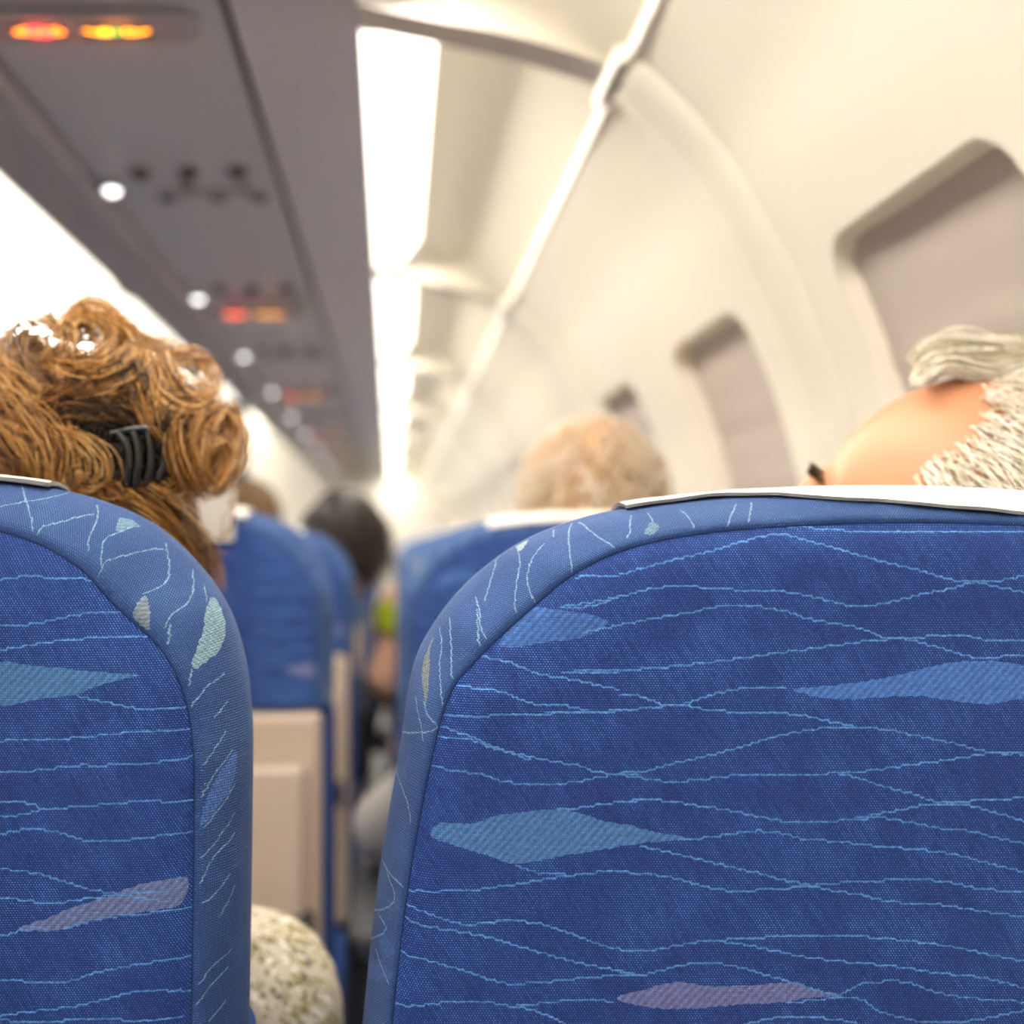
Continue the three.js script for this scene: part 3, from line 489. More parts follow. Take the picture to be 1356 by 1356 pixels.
  const leftG = [
    z1([110, 165, 135, 250, 160, 330, 165, 400, 170, 480]), z1([0, 275, 150, 245, 260, 225, 360, 205]), z1([500, 265, 500, 340, 460, 430, 450, 500, 410, 620]), z1([220, 375, 340, 345, 480, 312]), z1([220, 375, 190, 420, 180, 480]),
    z1([715, 372, 600, 410, 540, 440, 520, 520, 520, 570]), z1([838, 490, 700, 510, 600, 535, 540, 560, 500, 640, 480, 680]), z1([850, 460, 860, 520, 870, 600, 850, 660, 810, 690, 740, 720]), z1([990, 600, 985, 720, 960, 770, 880, 830, 840, 900, 740, 1000]),
    z1([870, 880, 860, 980, 840, 1080, 790, 1130]), z1([1150, 1130, 1050, 1210, 980, 1300]), z1([980, 1110, 970, 1190, 920, 1270, 860, 1310]), z1([1050, 680, 1060, 760]), z1([1170, 1270, 1100, 1356]),
    z2([960, 40, 830, 150]), z2([1000, 60, 900, 210, 860, 270]), z2([1030, 140, 950, 250, 890, 350]), z2([1040, 290, 980, 390, 900, 490]), z2([1040, 420, 960, 540, 890, 620]), z2([1040, 510, 930, 640, 890, 730]), z2([1020, 690, 930, 800, 890, 820]), z2([1040, 740, 970, 880]), z2([1030, 1020, 930, 1110, 880, 1180]), z2([1010, 1100, 920, 1200, 870, 1270]), z2([1000, 1250, 930, 1340]),
  ];
  const leftGL = [
    [z1([745, 730, 770, 830, 765, 910, 740, 980, 700, 950, 655, 900, 680, 820]), [134, 152, 166]], [z1([1100, 740, 1155, 870, 1130, 1000, 1070, 1060, 1000, 1110, 985, 1090, 1040, 920, 1060, 790]), [138, 176, 192]],
    [z1([620, 330, 710, 365, 600, 405, 600, 360]), [112, 150, 180]], [z2([1045, 155, 1030, 290, 960, 400, 890, 480, 900, 410, 940, 300, 1000, 200]), [82, 122, 198]],
  ];
  leftSeat.border.material = fabricFor(leftSeat.border, GW, GH, GUS.w, GUS.h, leftG, leftGL, true, PALE);
}
// --- the rows ahead
function farSeat() {
  const o = new THREE.Group(), c = seatCover(DEFAULT_HALF, -0.195, 120);
  part('back_panel', c.face, rightSeat.face.material, o); part('side_border', c.border, rightSeat.border.material, o); part('seam_piping', c.seam, seamMat, o); part('front_pad', c.front, M.cushion, o);
  part('headrest_cloth', c.cloth(-0.132, 0.134, () => 3.2), clothMat, o).userData.label = 'white headrest cloth';
  seatBody(o, -0.195); return o;
}
const proto = farSeat();
const ordinal = ['', 'second', 'third', 'fourth', 'fifth', 'sixth', 'seventh'];
function placeSeat(x, row, label, dy = 0) { const o = proto.clone(); o.name = numbered('airline_seat'); o.position.set(x, dy, -(ROW0 + ROW * row)); o.userData = { label, category: 'seat', group: 'blue seats in the rows ahead' }; scene.add(o); return o; }
for (let r = 1; r <= 6; r++) {
  placeSeat(0.235, r, r === 1 ? 'blue window seat in front of the passenger with fluffy white hair' : `blue window seat in the ${ordinal[r]} row ahead`, 0);
  placeSeat(-0.3, r, r === 1 ? 'blue middle seat with beige tray table seen through the seat gap' : r === 2 ? 'blue middle seat in front of the dark haired passenger' : `blue middle seat in the ${ordinal[r]} row ahead`, r === 1 ? 0.012 : 0);
  if (r > 2) placeSeat(-0.835, r, `blue aisle seat in the ${ordinal[r]} row ahead`, 0);
}
{ // the cloth of this seat hangs further down its back
  const o = scene.getObjectByName('airline_seat_003');
  const g = grid(30, 6, (u, v) => [lerp(-0.132, 0.123, u), EYE + lerp(0.05, -0.006, v) - 0.002 * Math.sin(u * 9), 0.004 + 0.004 * v + 0.0012 * Math.sin(u * 14 + v * 2)]);
  const h = g.clone(); h.translate(0, 0, -0.0016); part('cloth_flap', mergeGeometries([g, h]), clothMat, o);
}
placeSeat(0.235, -1.05, 'blue window seat behind the camera'); placeSeat(-0.3, -1.05, 'blue middle seat behind the camera'); placeSeat(-0.835, -1.05, 'blue aisle seat behind the camera'); placeSeat(-0.835, 0, 'blue aisle seat beside the curly haired woman'); placeSeat(-0.835, 1, 'blue aisle seat in the next row ahead'); placeSeat(-0.835, 2, 'blue aisle seat two rows ahead');
// arm rests between the seats
for (let r = 0; r <= 6; r++) for (const x of [-0.0325, 0.487]) {
  if (x > 0.4) continue;
  const t = thing('arm_rest', r === 0 ? 'dark arm rest beside the floral sleeve' : `dark arm rest between window and middle seat, ${NTH[r]} row beyond the floral sleeve`, 'arm rest', [x, 0, -(ROW0 + ROW * r)], 'arm rests between the seats');
  part('pad', box(-0.024, 0.024, 0.6, 0.64, -0.46, -0.07, 0.014), M.arm, t);
  part('support', box(-0.018, 0.018, 0.38, 0.61, -0.16, -0.08, 0.012), M.arm, t);
  const b = new THREE.CylinderGeometry(0.009, 0.009, 0.006, 16); b.rotateX(Math.PI / 2); b.translate(0, 0.62, -0.068); part('recline_button', b, M.chrome, t);
}

// ------------------------------------------------------------------ people
function surface(fn, lo, hi, cell) {              // naive surface nets over a distance field
  const n = [0, 1, 2].map((k) => Math.ceil((hi[k] - lo[k]) / cell) + 1), [nx, ny, nz] = n, f = new Float32Array(nx * ny * nz), id = (i, j, k) => i + nx * (j + ny * k);
  for (let k = 0; k < nz; k++) for (let j = 0; j < ny; j++) for (let i = 0; i < nx; i++) f[id(i, j, k)] = fn(lo[0] + i * cell, lo[1] + j * cell, lo[2] + k * cell);
  const vi = new Int32Array(nx * ny * nz).fill(-1), pos = [], idx = [];
  const E = [[0, 1], [2, 3], [4, 5], [6, 7], [0, 2], [1, 3], [4, 6], [5, 7], [0, 4], [1, 5], [2, 6], [3, 7]];
  for (let k = 0; k < nz - 1; k++) for (let j = 0; j < ny - 1; j++) for (let i = 0; i < nx - 1; i++) {
    const c = []; let m = 0; for (let q = 0; q < 8; q++) { c[q] = f[id(i + (q & 1), j + (q >> 1 & 1), k + (q >> 2))]; if (c[q] < 0) m++; }
    if (!m || m === 8) continue;
    let x = 0, y = 0, z = 0, s = 0;
    for (const [a, b] of E) if ((c[a] < 0) !== (c[b] < 0)) { const t = c[a] / (c[a] - c[b]); x += lerp(a & 1, b & 1, t); y += lerp(a >> 1 & 1, b >> 1 & 1, t); z += lerp(a >> 2, b >> 2, t); s++; }
    vi[id(i, j, k)] = pos.length / 3; pos.push(lo[0] + (i + x / s) * cell, lo[1] + (j + y / s) * cell, lo[2] + (k + z / s) * cell);
  }
  const quad = (a, b, c, d, flip) => { if (a < 0 || b < 0 || c < 0 || d < 0) return; flip ? idx.push(a, c, b, a, d, c) : idx.push(a, b, c, a, c, d); };
  for (let k = 1; k < nz - 1; k++) for (let j = 1; j < ny - 1; j++) for (let i = 1; i < nx - 1; i++) {
    const s = f[id(i, j, k)] < 0;
    if (s !== f[id(i + 1, j, k)] < 0) quad(vi[id(i, j - 1, k - 1)], vi[id(i, j, k - 1)], vi[id(i, j, k)], vi[id(i, j - 1, k)], !s);
    if (s !== f[id(i, j + 1, k)] < 0) quad(vi[id(i - 1, j, k - 1)], vi[id(i - 1, j, k)], vi[id(i, j, k)], vi[id(i, j, k - 1)], !s);
    if (s !== f[id(i, j, k + 1)] < 0) quad(vi[id(i - 1, j - 1, k)], vi[id(i, j - 1, k)], vi[id(i, j, k)], vi[id(i - 1, j, k)], !s);
  }
  const g = new THREE.BufferGeometry(); g.setAttribute('position', new THREE.Float32BufferAttribute(pos, 3)); g.setIndex(idx); g.computeVertexNormals(); return g;
}
const smin = (a, b, k) => { const h = clamp(0.5 + 0.5 * (b - a) / k); return lerp(b, a, h) - k * h * (1 - h); };
function capsule(x, y, z, a, b, ra, rb) { const dx = b[0] - a[0], dy = b[1] - a[1], dz = b[2] - a[2], px = x - a[0], py = y - a[1], pz = z - a[2], t = clamp((px * dx + py * dy + pz * dz) / (dx * dx + dy * dy + dz * dz + 1e-9)); return Math.hypot(px - dx * t, py - dy * t, pz - dz * t) - lerp(ra, rb, t); }
const ellip = (x, y, z, c, r) => { const a = (x - c[0]) / r[0], b = (y - c[1]) / r[1], d = (z - c[2]) / r[2], k = Math.hypot(a, b, d); return (k - 1) * Math.min(...r); };
// a head in its own axes: y up, face towards +z, origin at its centre
function headField(x, y, z) {
  let d = ellip(x, y, z, [0, 0.022, -0.012], [0.074, 0.088, 0.092]);
  d = smin(d, ellip(x, y, z, [0, -0.045, 0.03], [0.056, 0.068, 0.062]), 0.03);
  d = smin(d, capsule(x, y, z, [-0.032, 0.018, 0.078], [0.032, 0.018, 0.078], 0.011, 0.011), 0.016);
  d = smin(d, capsule(x, y, z, [0, 0.008, 0.082], [0, -0.032, 0.104], 0.008, 0.013), 0.014);
  d = smin(d, ellip(x, y, z, [0, -0.098, 0.07], [0.022, 0.016, 0.02]), 0.02);
  d = smin(d, capsule(x, y, z, [-0.02, -0.064, 0.084], [0.02, -0.064, 0.084], 0.007, 0.007), 0.008);
  for (const s of [-1, 1]) { d = Math.max(d, -ellip(x, y, z, [s * 0.031, 0.0, 0.092], [0.015, 0.01, 0.012]) - 0.0); d = smin(d, ellip(x, y, z, [s * 0.076, -0.012, -0.008], [0.011, 0.031, 0.019]), 0.008); }
  return d;
}
const skinTex = noiseTexture(128, (x, y) => { const v = 0.5 * vnoise(x / 5, y / 5) + 0.5 * vnoise(x / 17, y / 17), r = 228 + 18 * (v - 0.5), g = 168 + 34 * (v - 0.5), b = 128 + 34 * (v - 0.5); return [r, g, b]; }, true);
function skin(hex) { return new THREE.MeshPhysicalMaterial({ color: hex, roughness: 0.5, side: THREE.DoubleSide, sheen: 0.1 }); }
function person(label, o) {
  // o: head [x, y, z], face [dx, dz] direction, tilt, hip z, shoulder half width, colours
  const t = thing('person', label, 'person', [0, 0, 0]);
  const hd = V(...o.head), face = V(o.face[0], 0, o.face[1]).normalize(), yaw = Math.atan2(face.x, face.z), s = o.scale ?? 1;
  const m = new THREE.Matrix4().compose(hd, new THREE.Quaternion().setFromEuler(new THREE.Euler(o.pitch ?? 0, yaw, o.roll ?? 0, 'YXZ')), V(s, s, s)), inv = m.clone().invert(), e = inv.elements;
  const sh = o.shoulders, [sl, sr] = sh, neck = [lerp(sl[0], sr[0], 0.5), lerp(sl[1], sr[1], 0.5) + 0.035, lerp(sl[2], sr[2], 0.5)];
  const hipZ = o.hipZ, hx = o.hipX, k = s;
  const arms = o.arms;                            // for each side: elbow, wrist
  const nb = V(0, -0.075, -0.035).applyMatrix4(m);
  const parts = [
    [neck, [nb.x, nb.y, nb.z], 0.056 * k, 0.052 * k], [neck, sl, 0.06 * k, 0.055 * k], [neck, sr, 0.06 * k, 0.055 * k],
    [[neck[0], neck[1] - 0.14, neck[2] - 0.015], [hx, 0.58, hipZ], 0.125 * k, 0.135 * k], [[sl[0] * 0.55 + neck[0] * 0.45, sl[1] - 0.1, sl[2]], [sr[0] * 0.55 + neck[0] * 0.45, sr[1] - 0.1, sr[2]], 0.095 * k, 0.095 * k],
    [[hx - 0.085, 0.545, hipZ - 0.03], [hx - 0.1, 0.56, hipZ - 0.40], 0.085 * k, 0.062 * k], [[hx + 0.085, 0.545, hipZ - 0.03], [hx + 0.1, 0.56, hipZ - 0.40], 0.085 * k, 0.062 * k],
    [[hx - 0.1, 0.56, hipZ - 0.40], [hx - 0.1, 0.09, hipZ - 0.36], 0.058 * k, 0.038 * k], [[hx + 0.1, 0.56, hipZ - 0.40], [hx + 0.1, 0.09, hipZ - 0.36], 0.058 * k, 0.038 * k],
    [[hx - 0.1, 0.05, hipZ - 0.34], [hx - 0.1, 0.04, hipZ - 0.5], 0.04 * k, 0.032 * k], [[hx + 0.1, 0.05, hipZ - 0.34], [hx + 0.1, 0.04, hipZ - 0.5], 0.04 * k, 0.032 * k],
    [sl, arms[0][0], 0.052 * k, 0.04 * k], [arms[0][0], arms[0][1], 0.04 * k, 0.027 * k], [sr, arms[1][0], 0.052 * k, 0.04 * k], [arms[1][0], arms[1][1], 0.04 * k, 0.027 * k],
  ];
  const limb = (x, y, z, set, grow) => { let d = 9; for (const q of set) { const [a, b, ra, rb] = parts[q]; d = smin(d, capsule(x, y, z, a, b, ra + grow, rb + grow), 0.035); } return d; };
  const all = parts.map((_, i) => i);
  const headAt = (x, y, z) => headField(e[0] * x + e[4] * y + e[8] * z + e[12], e[1] * x + e[5] * y + e[9] * z + e[13], e[2] * x + e[6] * y + e[10] * z + e[14]) * s;
  const lo = [Math.min(sl[0], arms[0][0][0]) - 0.12, 0.0, hipZ - 0.6], hi = [Math.max(sr[0], arms[1][0][0]) + 0.12, hd.y + 0.14 * s, Math.max(neck[2], hipZ) + 0.19];
  const gs = [surface((x, y, z) => smin(limb(x, y, z, all, 0), y > hd.y - 0.14 * s ? headAt(x, y, z) + (y > hd.y - 0.06 * s ? 0.012 : 0.004) : 9, 0.02), lo, hi, 0.016)];
  const hc = (o.fineHead ? 0.0035 : 0.006) * s, hs = 0.135 * s;
  gs.push(surface((x, y, z) => smin(headAt(x, y, z), capsule(x, y, z, parts[0][0], parts[0][1], parts[0][2], parts[0][3]), 0.02), [hd.x - hs, hd.y - 0.15 * s, hd.z - hs], [hd.x + hs, hd.y + 0.13 * s, hd.z + hs], hc));
  for (const [el, wr] of arms) {                  // a relaxed hand: palm, four curled fingers, thumb at the side
    const dir = V(wr[0] - el[0], wr[1] - el[1], wr[2] - el[2]).normalize(), side = V(dir.z, 0, -dir.x).normalize(), dn = V(0, -1, 0), w = V(...wr), at = (a, b, c) => { const p = w.clone().addScaledVector(dir, a * k).addScaledVector(side, b * k).addScaledVector(dn, c * k); return [p.x, p.y, p.z]; };
    const bones = [[at(0, 0, 0), at(0.03, 0, 0), 0.026, 0.028], [at(0.035, -0.02, 0), at(0.08, -0.026, 0.004), 0.015, 0.012], [at(0.035, 0.02, 0), at(0.08, 0.026, 0.004), 0.015, 0.012], [at(0.03, 0, 0), at(0.085, 0, 0.002), 0.018, 0.013]];
    [[-0.03, 0.028], [-0.01, 0.034], [0.01, 0.032], [0.03, 0.024]].forEach(([b, l]) => { bones.push([at(0.085, b, 0.004), at(0.085 + l, b * 1.05, 0.012), 0.0088, 0.008]); bones.push([at(0.085 + l, b * 1.05, 0.012), at(0.085 + l * 1.6, b * 1.05, 0.034), 0.008, 0.007]); });
    const ts = el[0] < hx ? -1 : 1; bones.push([at(0.03, -ts * 0.03, 0.004), at(0.062, -ts * 0.052, 0.014), 0.0105, 0.009]); bones.push([at(0.062, -ts * 0.052, 0.014), at(0.088, -ts * 0.05, 0.022), 0.009, 0.0075]);
    const c = at(0.06, 0, 0.01); gs.push(surface((x, y, z) => { let d = 9; for (const [a, b, ra, rb] of bones) d = smin(d, capsule(x, y, z, a, b, ra * k, rb * k), 0.006); return d; }, c.map((v) => v - 0.11 * k), c.map((v) => v + 0.11 * k), 0.0045));
  }
  part('body', mergeGeometries(gs), skin(o.skin), t);
  for (const s2 of [-1, 1]) { const g = new THREE.SphereGeometry(0.0115, 14, 10); g.translate(s2 * 0.031, 0.0, 0.08); g.applyMatrix4(m); part('eye', g, std(0xdedad2, 0.2), t); }
  const cut = neck[1] - 0.005;
  const sleeve = o.longSleeves ? [1, 2, 3, 4, 11, 12, 13, 14] : [1, 2, 3, 4, 11, 13];
  const sg = surface((x, y, z) => { let d = limb(x, y, z, sleeve, 0.011); d += 0.0025 * Math.sin(x * 70 + y * 40) * Math.sin(y * 55 + z * 60); if (!o.longSleeves) for (const [i, q] of [[0, 11], [1, 13]]) { const a = parts[q][0], b = arms[i][0], tt = ((x - a[0]) * (b[0] - a[0]) + (y - a[1]) * (b[1] - a[1]) + (z - a[2]) * (b[2] - a[2])) / ((b[0] - a[0]) ** 2 + (b[1] - a[1]) ** 2 + (b[2] - a[2]) ** 2); const near = capsule(x, y, z, a, b, 0.06, 0.06); if (near < 0) d = Math.max(d, (tt - 0.42) * 0.1); } return Math.max(d, y - cut - 0.03, 0.56 - y); }, lo, hi, o.fineHead ? 0.011 : 0.016);
  sg.setAttribute('uv', new THREE.Float32BufferAttribute(Array.from({ length: sg.attributes.position.count }, (_, i) => [sg.attributes.position.getX(i) + sg.attributes.position.getY(i) * 0.3, sg.attributes.position.getY(i) * 0.75 - sg.attributes.position.getZ(i) * 0.8]).flat(), 2));
  part('shirt', sg, o.shirt, t);
  part('trousers', surface((x, y, z) => Math.max(limb(x, y, z, [5, 6, 7, 8], 0.01), 0.06 - y), lo, hi, 0.018), o.trousers, t);
  part('shoe', surface((x, y, z) => Math.max(limb(x, y, z, [9], 0.012), 0.004 - y), [lo[0], 0, lo[2]], [hi[0], 0.12, hi[2]], 0.014), M.black, t);
  part('shoe', surface((x, y, z) => Math.max(limb(x, y, z, [10], 0.012), 0.004 - y), [lo[0], 0, lo[2]], [hi[0], 0.12, hi[2]], 0.014), M.black, t);
  return { t, m, headAt };
}
// strands of hair as fine tapering tubes in one mesh
function Hair() { this.p = []; this.n = []; this.c = []; this.i = []; }
Hair.prototype.strand = function (pts, r0, r1, col) {
  const N = pts.length, S = 3, o = this.p.length / 3; let up = V(0.3, 1, 0.2).normalize();
  for (let q = 0; q < N; q++) {
    const a = pts[Math.max(0, q - 1)], b = pts[Math.min(N - 1, q + 1)], d = b.clone().sub(a).normalize(), x = V().crossVectors(d, up); if (x.lengthSq() < 1e-6) x.set(1, 0, 0); x.normalize(); const y = V().crossVectors(x, d).normalize(); up = y;
    const tq = q / (N - 1), r = lerp(r0, r1, tq) * (tq > 0.8 ? lerp(1, 0.3, (tq - 0.8) / 0.2) : 1);
    for (let s = 0; s < S; s++) { const an = s / S * Math.PI * 2, nx = x.clone().multiplyScalar(Math.cos(an)).addScaledVector(y, Math.sin(an)); this.p.push(pts[q].x + nx.x * r, pts[q].y + nx.y * r, pts[q].z + nx.z * r); this.n.push(nx.x, nx.y, nx.z); this.c.push(...col); }
    if (q) for (let s = 0; s < S; s++) { const A = o + (q - 1) * S + s, B = o + (q - 1) * S + (s + 1) % S, C = A + S, D = B + S; this.i.push(A, D, B, A, C, D); }
  }
};
Hair.prototype.lock = function (points, radius, count, r, colors, wave = 0.003, n = 16) {
  const c = new THREE.CatmullRomCurve3(points, false, 'centripetal'), base = c.getSpacedPoints(n), fr = c.computeFrenetFrames(n, false);
  for (let q = 0; q < count; q++) {
    const an = rr(0, 6.283), ra = Math.sqrt(rnd()) * radius, tw = rr(-2.2, 2.2), ph = rr(0, 6.28), fq = rr(1, 2.6), t0 = rr(-0.04, 0.05), t1 = rr(0.88, 1.0);
    const N2 = n, pts = []; for (let s = 0; s <= N2; s++) { const t = clamp(lerp(Math.max(0, t0), t1, s / N2)), f = t * n, i = Math.min(n - 1, Math.floor(f)), k = f - i, b = base[i].clone().lerp(base[i + 1], k), A = an + tw * t, R = ra * (0.55 + 0.65 * Math.sin(Math.PI * clamp(t * 0.9 + 0.08))) + wave * Math.sin(ph + fq * 6.28 * t) * 0.6; b.addScaledVector(fr.normals[i], Math.cos(A) * R).addScaledVector(fr.binormals[i], Math.sin(A) * R); pts.push(b); }
    const col = colors(rnd()); this.strand(pts, r * rr(0.7, 1.3), r * rr(0.4, 0.8), col);
  }
};
Hair.prototype.build = function (name, mat, parent) { const g = new THREE.BufferGeometry(); g.setAttribute('position', new THREE.Float32BufferAttribute(this.p, 3)); g.setAttribute('normal', new THREE.Float32BufferAttribute(this.n, 3)); g.setAttribute('color', new THREE.Float32BufferAttribute(this.c, 3)); g.setIndex(this.i); return part(name, g, mat, parent); };
const lin = (hex) => { const c = new THREE.Color(hex); return [c.r, c.g, c.b]; };
const mixc = (...hexes) => { const cs = hexes.map(lin); return (u) => { const f = u * (cs.length - 1), i = Math.min(cs.length - 2, Math.floor(f)), k = f - i; return [0, 1, 2].map((q) => lerp(cs[i][q], cs[i + 1][q], k)); }; };
const hairMat = new THREE.MeshPhysicalMaterial({ color: 0xffffff, vertexColors: true, roughness: 0.38, sheen: 0.2, side: THREE.DoubleSide });

// --- woman in the middle seat ahead: loose auburn curls pinned up with a black clip
{
  const floral = (() => {
    const c = canvas(512, 512), g = c.getContext('2d'); g.fillStyle = '#bdb4a2'; g.fillRect(0, 0, 512, 512);
    for (let q = 0; q < 1500; q++) { const x = rr(0, 512), y = rr(0, 512), r = rr(3, 11), cl = ['#6f6434', '#8b7f4a', '#4f4a2a', '#a39a70', '#f3efe6', '#5d5a44'][Math.floor(rnd() * 6)]; if (vnoise(x / 34, y / 34) < 0.3) continue; g.fillStyle = cl; g.globalAlpha = rr(0.5, 0.95); for (let k = 0; k < 4; k++) { g.beginPath(); g.ellipse(x + rr(-r, r), y + rr(-r, r), r * rr(0.3, 0.8), r * rr(0.25, 0.6), rr(0, 3), 0, 7); g.fill(); } }
    const t = texOf(c); t.repeat.set(8, 8); return t;
  })();
  const D = 0.69, hc = P(84, 694, 0.705);
  const w = person('woman with piled auburn curls held by a black clip in a floral top', {
    head: [hc.x, hc.y, hc.z], face: [-0.15, -1], pitch: 0.1, roll: -0.05, scale: 0.96, shoulders: [[-0.41, 0.79, -0.70], [-0.105, 0.775, -0.735]], hipX: -0.3, hipZ: -0.72,
    arms: [[[-0.45, 0.63, -0.78], [-0.36, 0.64, -0.98]], [[-0.095, 0.67, -0.83], [-0.2, 0.66, -1.0]]], skin: 0xd9a683, shirt: new THREE.MeshStandardMaterial({ map: floral, roughness: 0.85, side: THREE.DoubleSide }), trousers: std(0x39415a, 0.9), longSleeves: true, fineHead: true,
  });
  const cap = surface((x, y, z) => { const d = w.headAt(x, y, z) - 0.007; const q = V(x, y, z).sub(hc); return Math.max(d, -q.z * 0 - (q.y + 0.075), (-q.z - 0.055) - 0.4 * (q.y + 0.02)); }, [hc.x - 0.12, hc.y - 0.12, hc.z - 0.13], [hc.x + 0.12, hc.y + 0.13, hc.z + 0.13], 0.007);
  part('scalp_hair', cap, std(0x5a3614, 0.6), w.t);
  const hz = zoom(0, 380, 4.11), hair = new Hair();
  const L3 = (arr, lift = 0.012) => hz(arr).map(([x, y]) => { const r = Math.min(1, Math.hypot((x - 120) / 195, (y - 605) / 190)); const d = D - 0.095 * Math.sqrt(1 - r * r) - lift; return P(x, y, Math.max(0.575, d)); });
  const gold = mixc(0x4a2a0c, 0x8a581e, 0xb87c36, 0xd6a258, 0xecc68c), warm = mixc(0x341c08, 0x643c14, 0x946026, 0xbc8844), darkc = mixc(0x080402, 0x1a0c04, 0x3a200a);
  const R = 0.0105, locks = [
    [[60, 330, 110, 275, 200, 258, 290, 280, 340, 340, 300, 420, 230, 440, 180, 400], gold, 1], [[90, 330, 70, 420, 100, 520, 170, 620, 240, 700, 300, 760], gold, 1.2], [[-60, 520, 0, 440, 60, 380, 110, 330], gold, 1.1], [[-80, 520, 0, 560, 80, 600, 180, 680, 280, 780, 340, 880, 360, 1000, 350, 1100], gold, 1.4],
    [[-80, 700, 0, 740, 100, 780, 180, 860, 230, 960, 240, 1080], gold, 1.4], [[-80, 800, 0, 850, 80, 920, 130, 1020, 140, 1100], warm, 1.4], [[-60, 620, 40, 650, 140, 730, 230, 830, 290, 950, 300, 1090], warm, 1.4],
    [[150, 300, 130, 400, 160, 500, 240, 580, 330, 620], warm, 1.2], [[370, 270, 390, 190, 450, 160, 530, 170, 600, 210, 680, 280, 760, 310, 860, 330, 950, 310], gold, 0.75], [[380, 280, 430, 220, 540, 230, 620, 290, 600, 380, 520, 450, 420, 490, 380, 400, 400, 320], gold, 0.9],
    [[560, 180, 640, 220, 720, 300, 800, 350, 900, 350, 960, 330], gold, 0.7], [[360, 430, 430, 510, 540, 530, 640, 480, 700, 400, 740, 340], gold, 1.1], [[300, 420, 380, 470, 480, 470, 560, 420, 620, 340], gold, 1.0], [[420, 600, 520, 590, 640, 540, 740, 450, 780, 370], gold, 1.2], [[340, 560, 430, 590, 560, 570, 660, 500], warm, 1.2],
    [[320, 720, 420, 660, 560, 640, 700, 680, 800, 740], warm, 1.1], [[340, 740, 430, 700, 560, 690, 680, 730, 780, 790], darkc, 1.0], [[250, 640, 360, 640, 480, 610, 600, 600, 740, 640], warm, 1.2], [[700, 420, 700, 520, 720, 620, 760, 720], darkc, 1.1],
    [[780, 380, 790, 480, 800, 600, 820, 720, 880, 840, 910, 900], gold, 1.0], [[800, 430, 830, 540, 870, 640, 960, 690, 1060, 660, 1150, 600], gold, 1.0], [[880, 390, 1000, 380, 1090, 420, 1140, 500, 1130, 590], gold, 0.7], [[830, 400, 920, 520, 1000, 600, 1100, 620, 1170, 590], gold, 1.0], [[860, 420, 900, 560, 980, 640, 1080, 640], warm, 1.0],
    [[1150, 600, 1060, 680, 990, 790, 970, 900, 1000, 1010, 1040, 1100, 1080, 1160], gold, 1.15], [[1180, 660, 1090, 790, 1040, 920, 1060, 1030, 1110, 1090, 1170, 1040, 1200, 940, 1180, 860, 1130, 850, 1090, 930, 1110, 1010], gold, 0.8], [[1190, 640, 1250, 780, 1240, 920, 1190, 1040, 1120, 1140], gold, 0.9], [[960, 690, 900, 760, 890, 850, 910, 900], darkc, 1.0], [[1020, 640, 940, 740, 930, 860, 960, 960], warm, 0.9],
    [[300, 760, 420, 800, 520, 880, 580, 960, 580, 1050, 500, 1090, 400, 1060, 390, 980, 440, 960, 560, 960], gold, 0.75], [[470, 880, 500, 970, 500, 1060, 470, 1100], gold, 0.4], [[330, 850, 360, 950, 370, 1060, 420, 1120, 540, 1120], warm, 1.1], [[560, 1080, 640, 1130, 720, 1180], warm, 1.0],
    [[740, 1070, 820, 1150, 900, 1220, 980, 1300, 1060, 1400, 1130, 1500, 1170, 1620, 1180, 1700], gold, 0.9], [[660, 1130, 780, 1210, 880, 1290, 960, 1390, 1040, 1500, 1090, 1620], gold, 1.1], [[700, 1100, 840, 1200, 960, 1340, 1060, 1460, 1120, 1580], warm, 1.1], [[840, 1090, 900, 1110, 950, 1080, 970, 1040], gold, 0.6],
  ];
  for (const [pts, col, k] of locks) hair.lock(L3(pts), R * k, Math.round(75 * k + 15), 0.00042, col, 0.0035);
  // the back of the head under the curls
  for (let q = 0; q < 520; q++) { const a = rr(0, 6.28), r0 = Math.sqrt(rnd()), x = 120 + 165 * r0 * Math.cos(a), y = 590 + 150 * r0 * Math.sin(a), l = rr(20, 60), an = a + 1.57 + rr(-0.7, 0.7); const pts = []; for (let s = 0; s < 10; s++) { const u = s / 9, xx = x + Math.cos(an + u * 1.5) * l * u, yy = y + Math.sin(an + u * 1.5) * l * u, r = Math.min(1, Math.hypot((xx - 120) / 195, (yy - 605) / 190)); pts.push(P(xx, yy, D - 0.088 * Math.sqrt(1 - r * r) - rr(0, 0.006))); } hair.strand(pts, 0.0007, 0.0004, warm(rnd())); }
  for (let q = 0; q < 1800; q++) { const x = rr(360, 960), y = rr(710, 1060), pts = hz([x, y, x + rr(-30, 60), y + rr(-10, 50), x + rr(0, 110), y + rr(20, 110)]).map(([a, b]) => { const r = Math.min(1, Math.hypot((a - 120) / 195, (b - 605) / 190)); return P(a, b, D - 0.095 * Math.sqrt(1 - r * r) - rr(0.006, 0.016)); }); hair.strand(new THREE.CatmullRomCurve3(pts).getPoints(7), 0.0008, 0.0005, darkc(rnd() * 0.8)); }
  // stray wisps
  for (const [pts, n] of [[[330, 270, 280, 190, 240, 120, 215, 85], 12], [[260, 170, 330, 70, 430, 25, 500, 30], 2], [[400, 160, 430, 100, 500, 80, 570, 110, 640, 170, 700, 250], 14], [[640, 130, 700, 190, 720, 260], 4], [[1000, 380, 1110, 400, 1170, 500], 5], [[1060, 1390, 1120, 1500, 1200, 1450, 1300, 1440], 2], [[1200, 1380, 1260, 1250, 1240, 1150], 2], [[20, 300, 60, 290, 120, 270], 4]]) hair.lock(L3(pts, 0.0), 0.0035, n * 2, 0.0005, gold, 0.002);
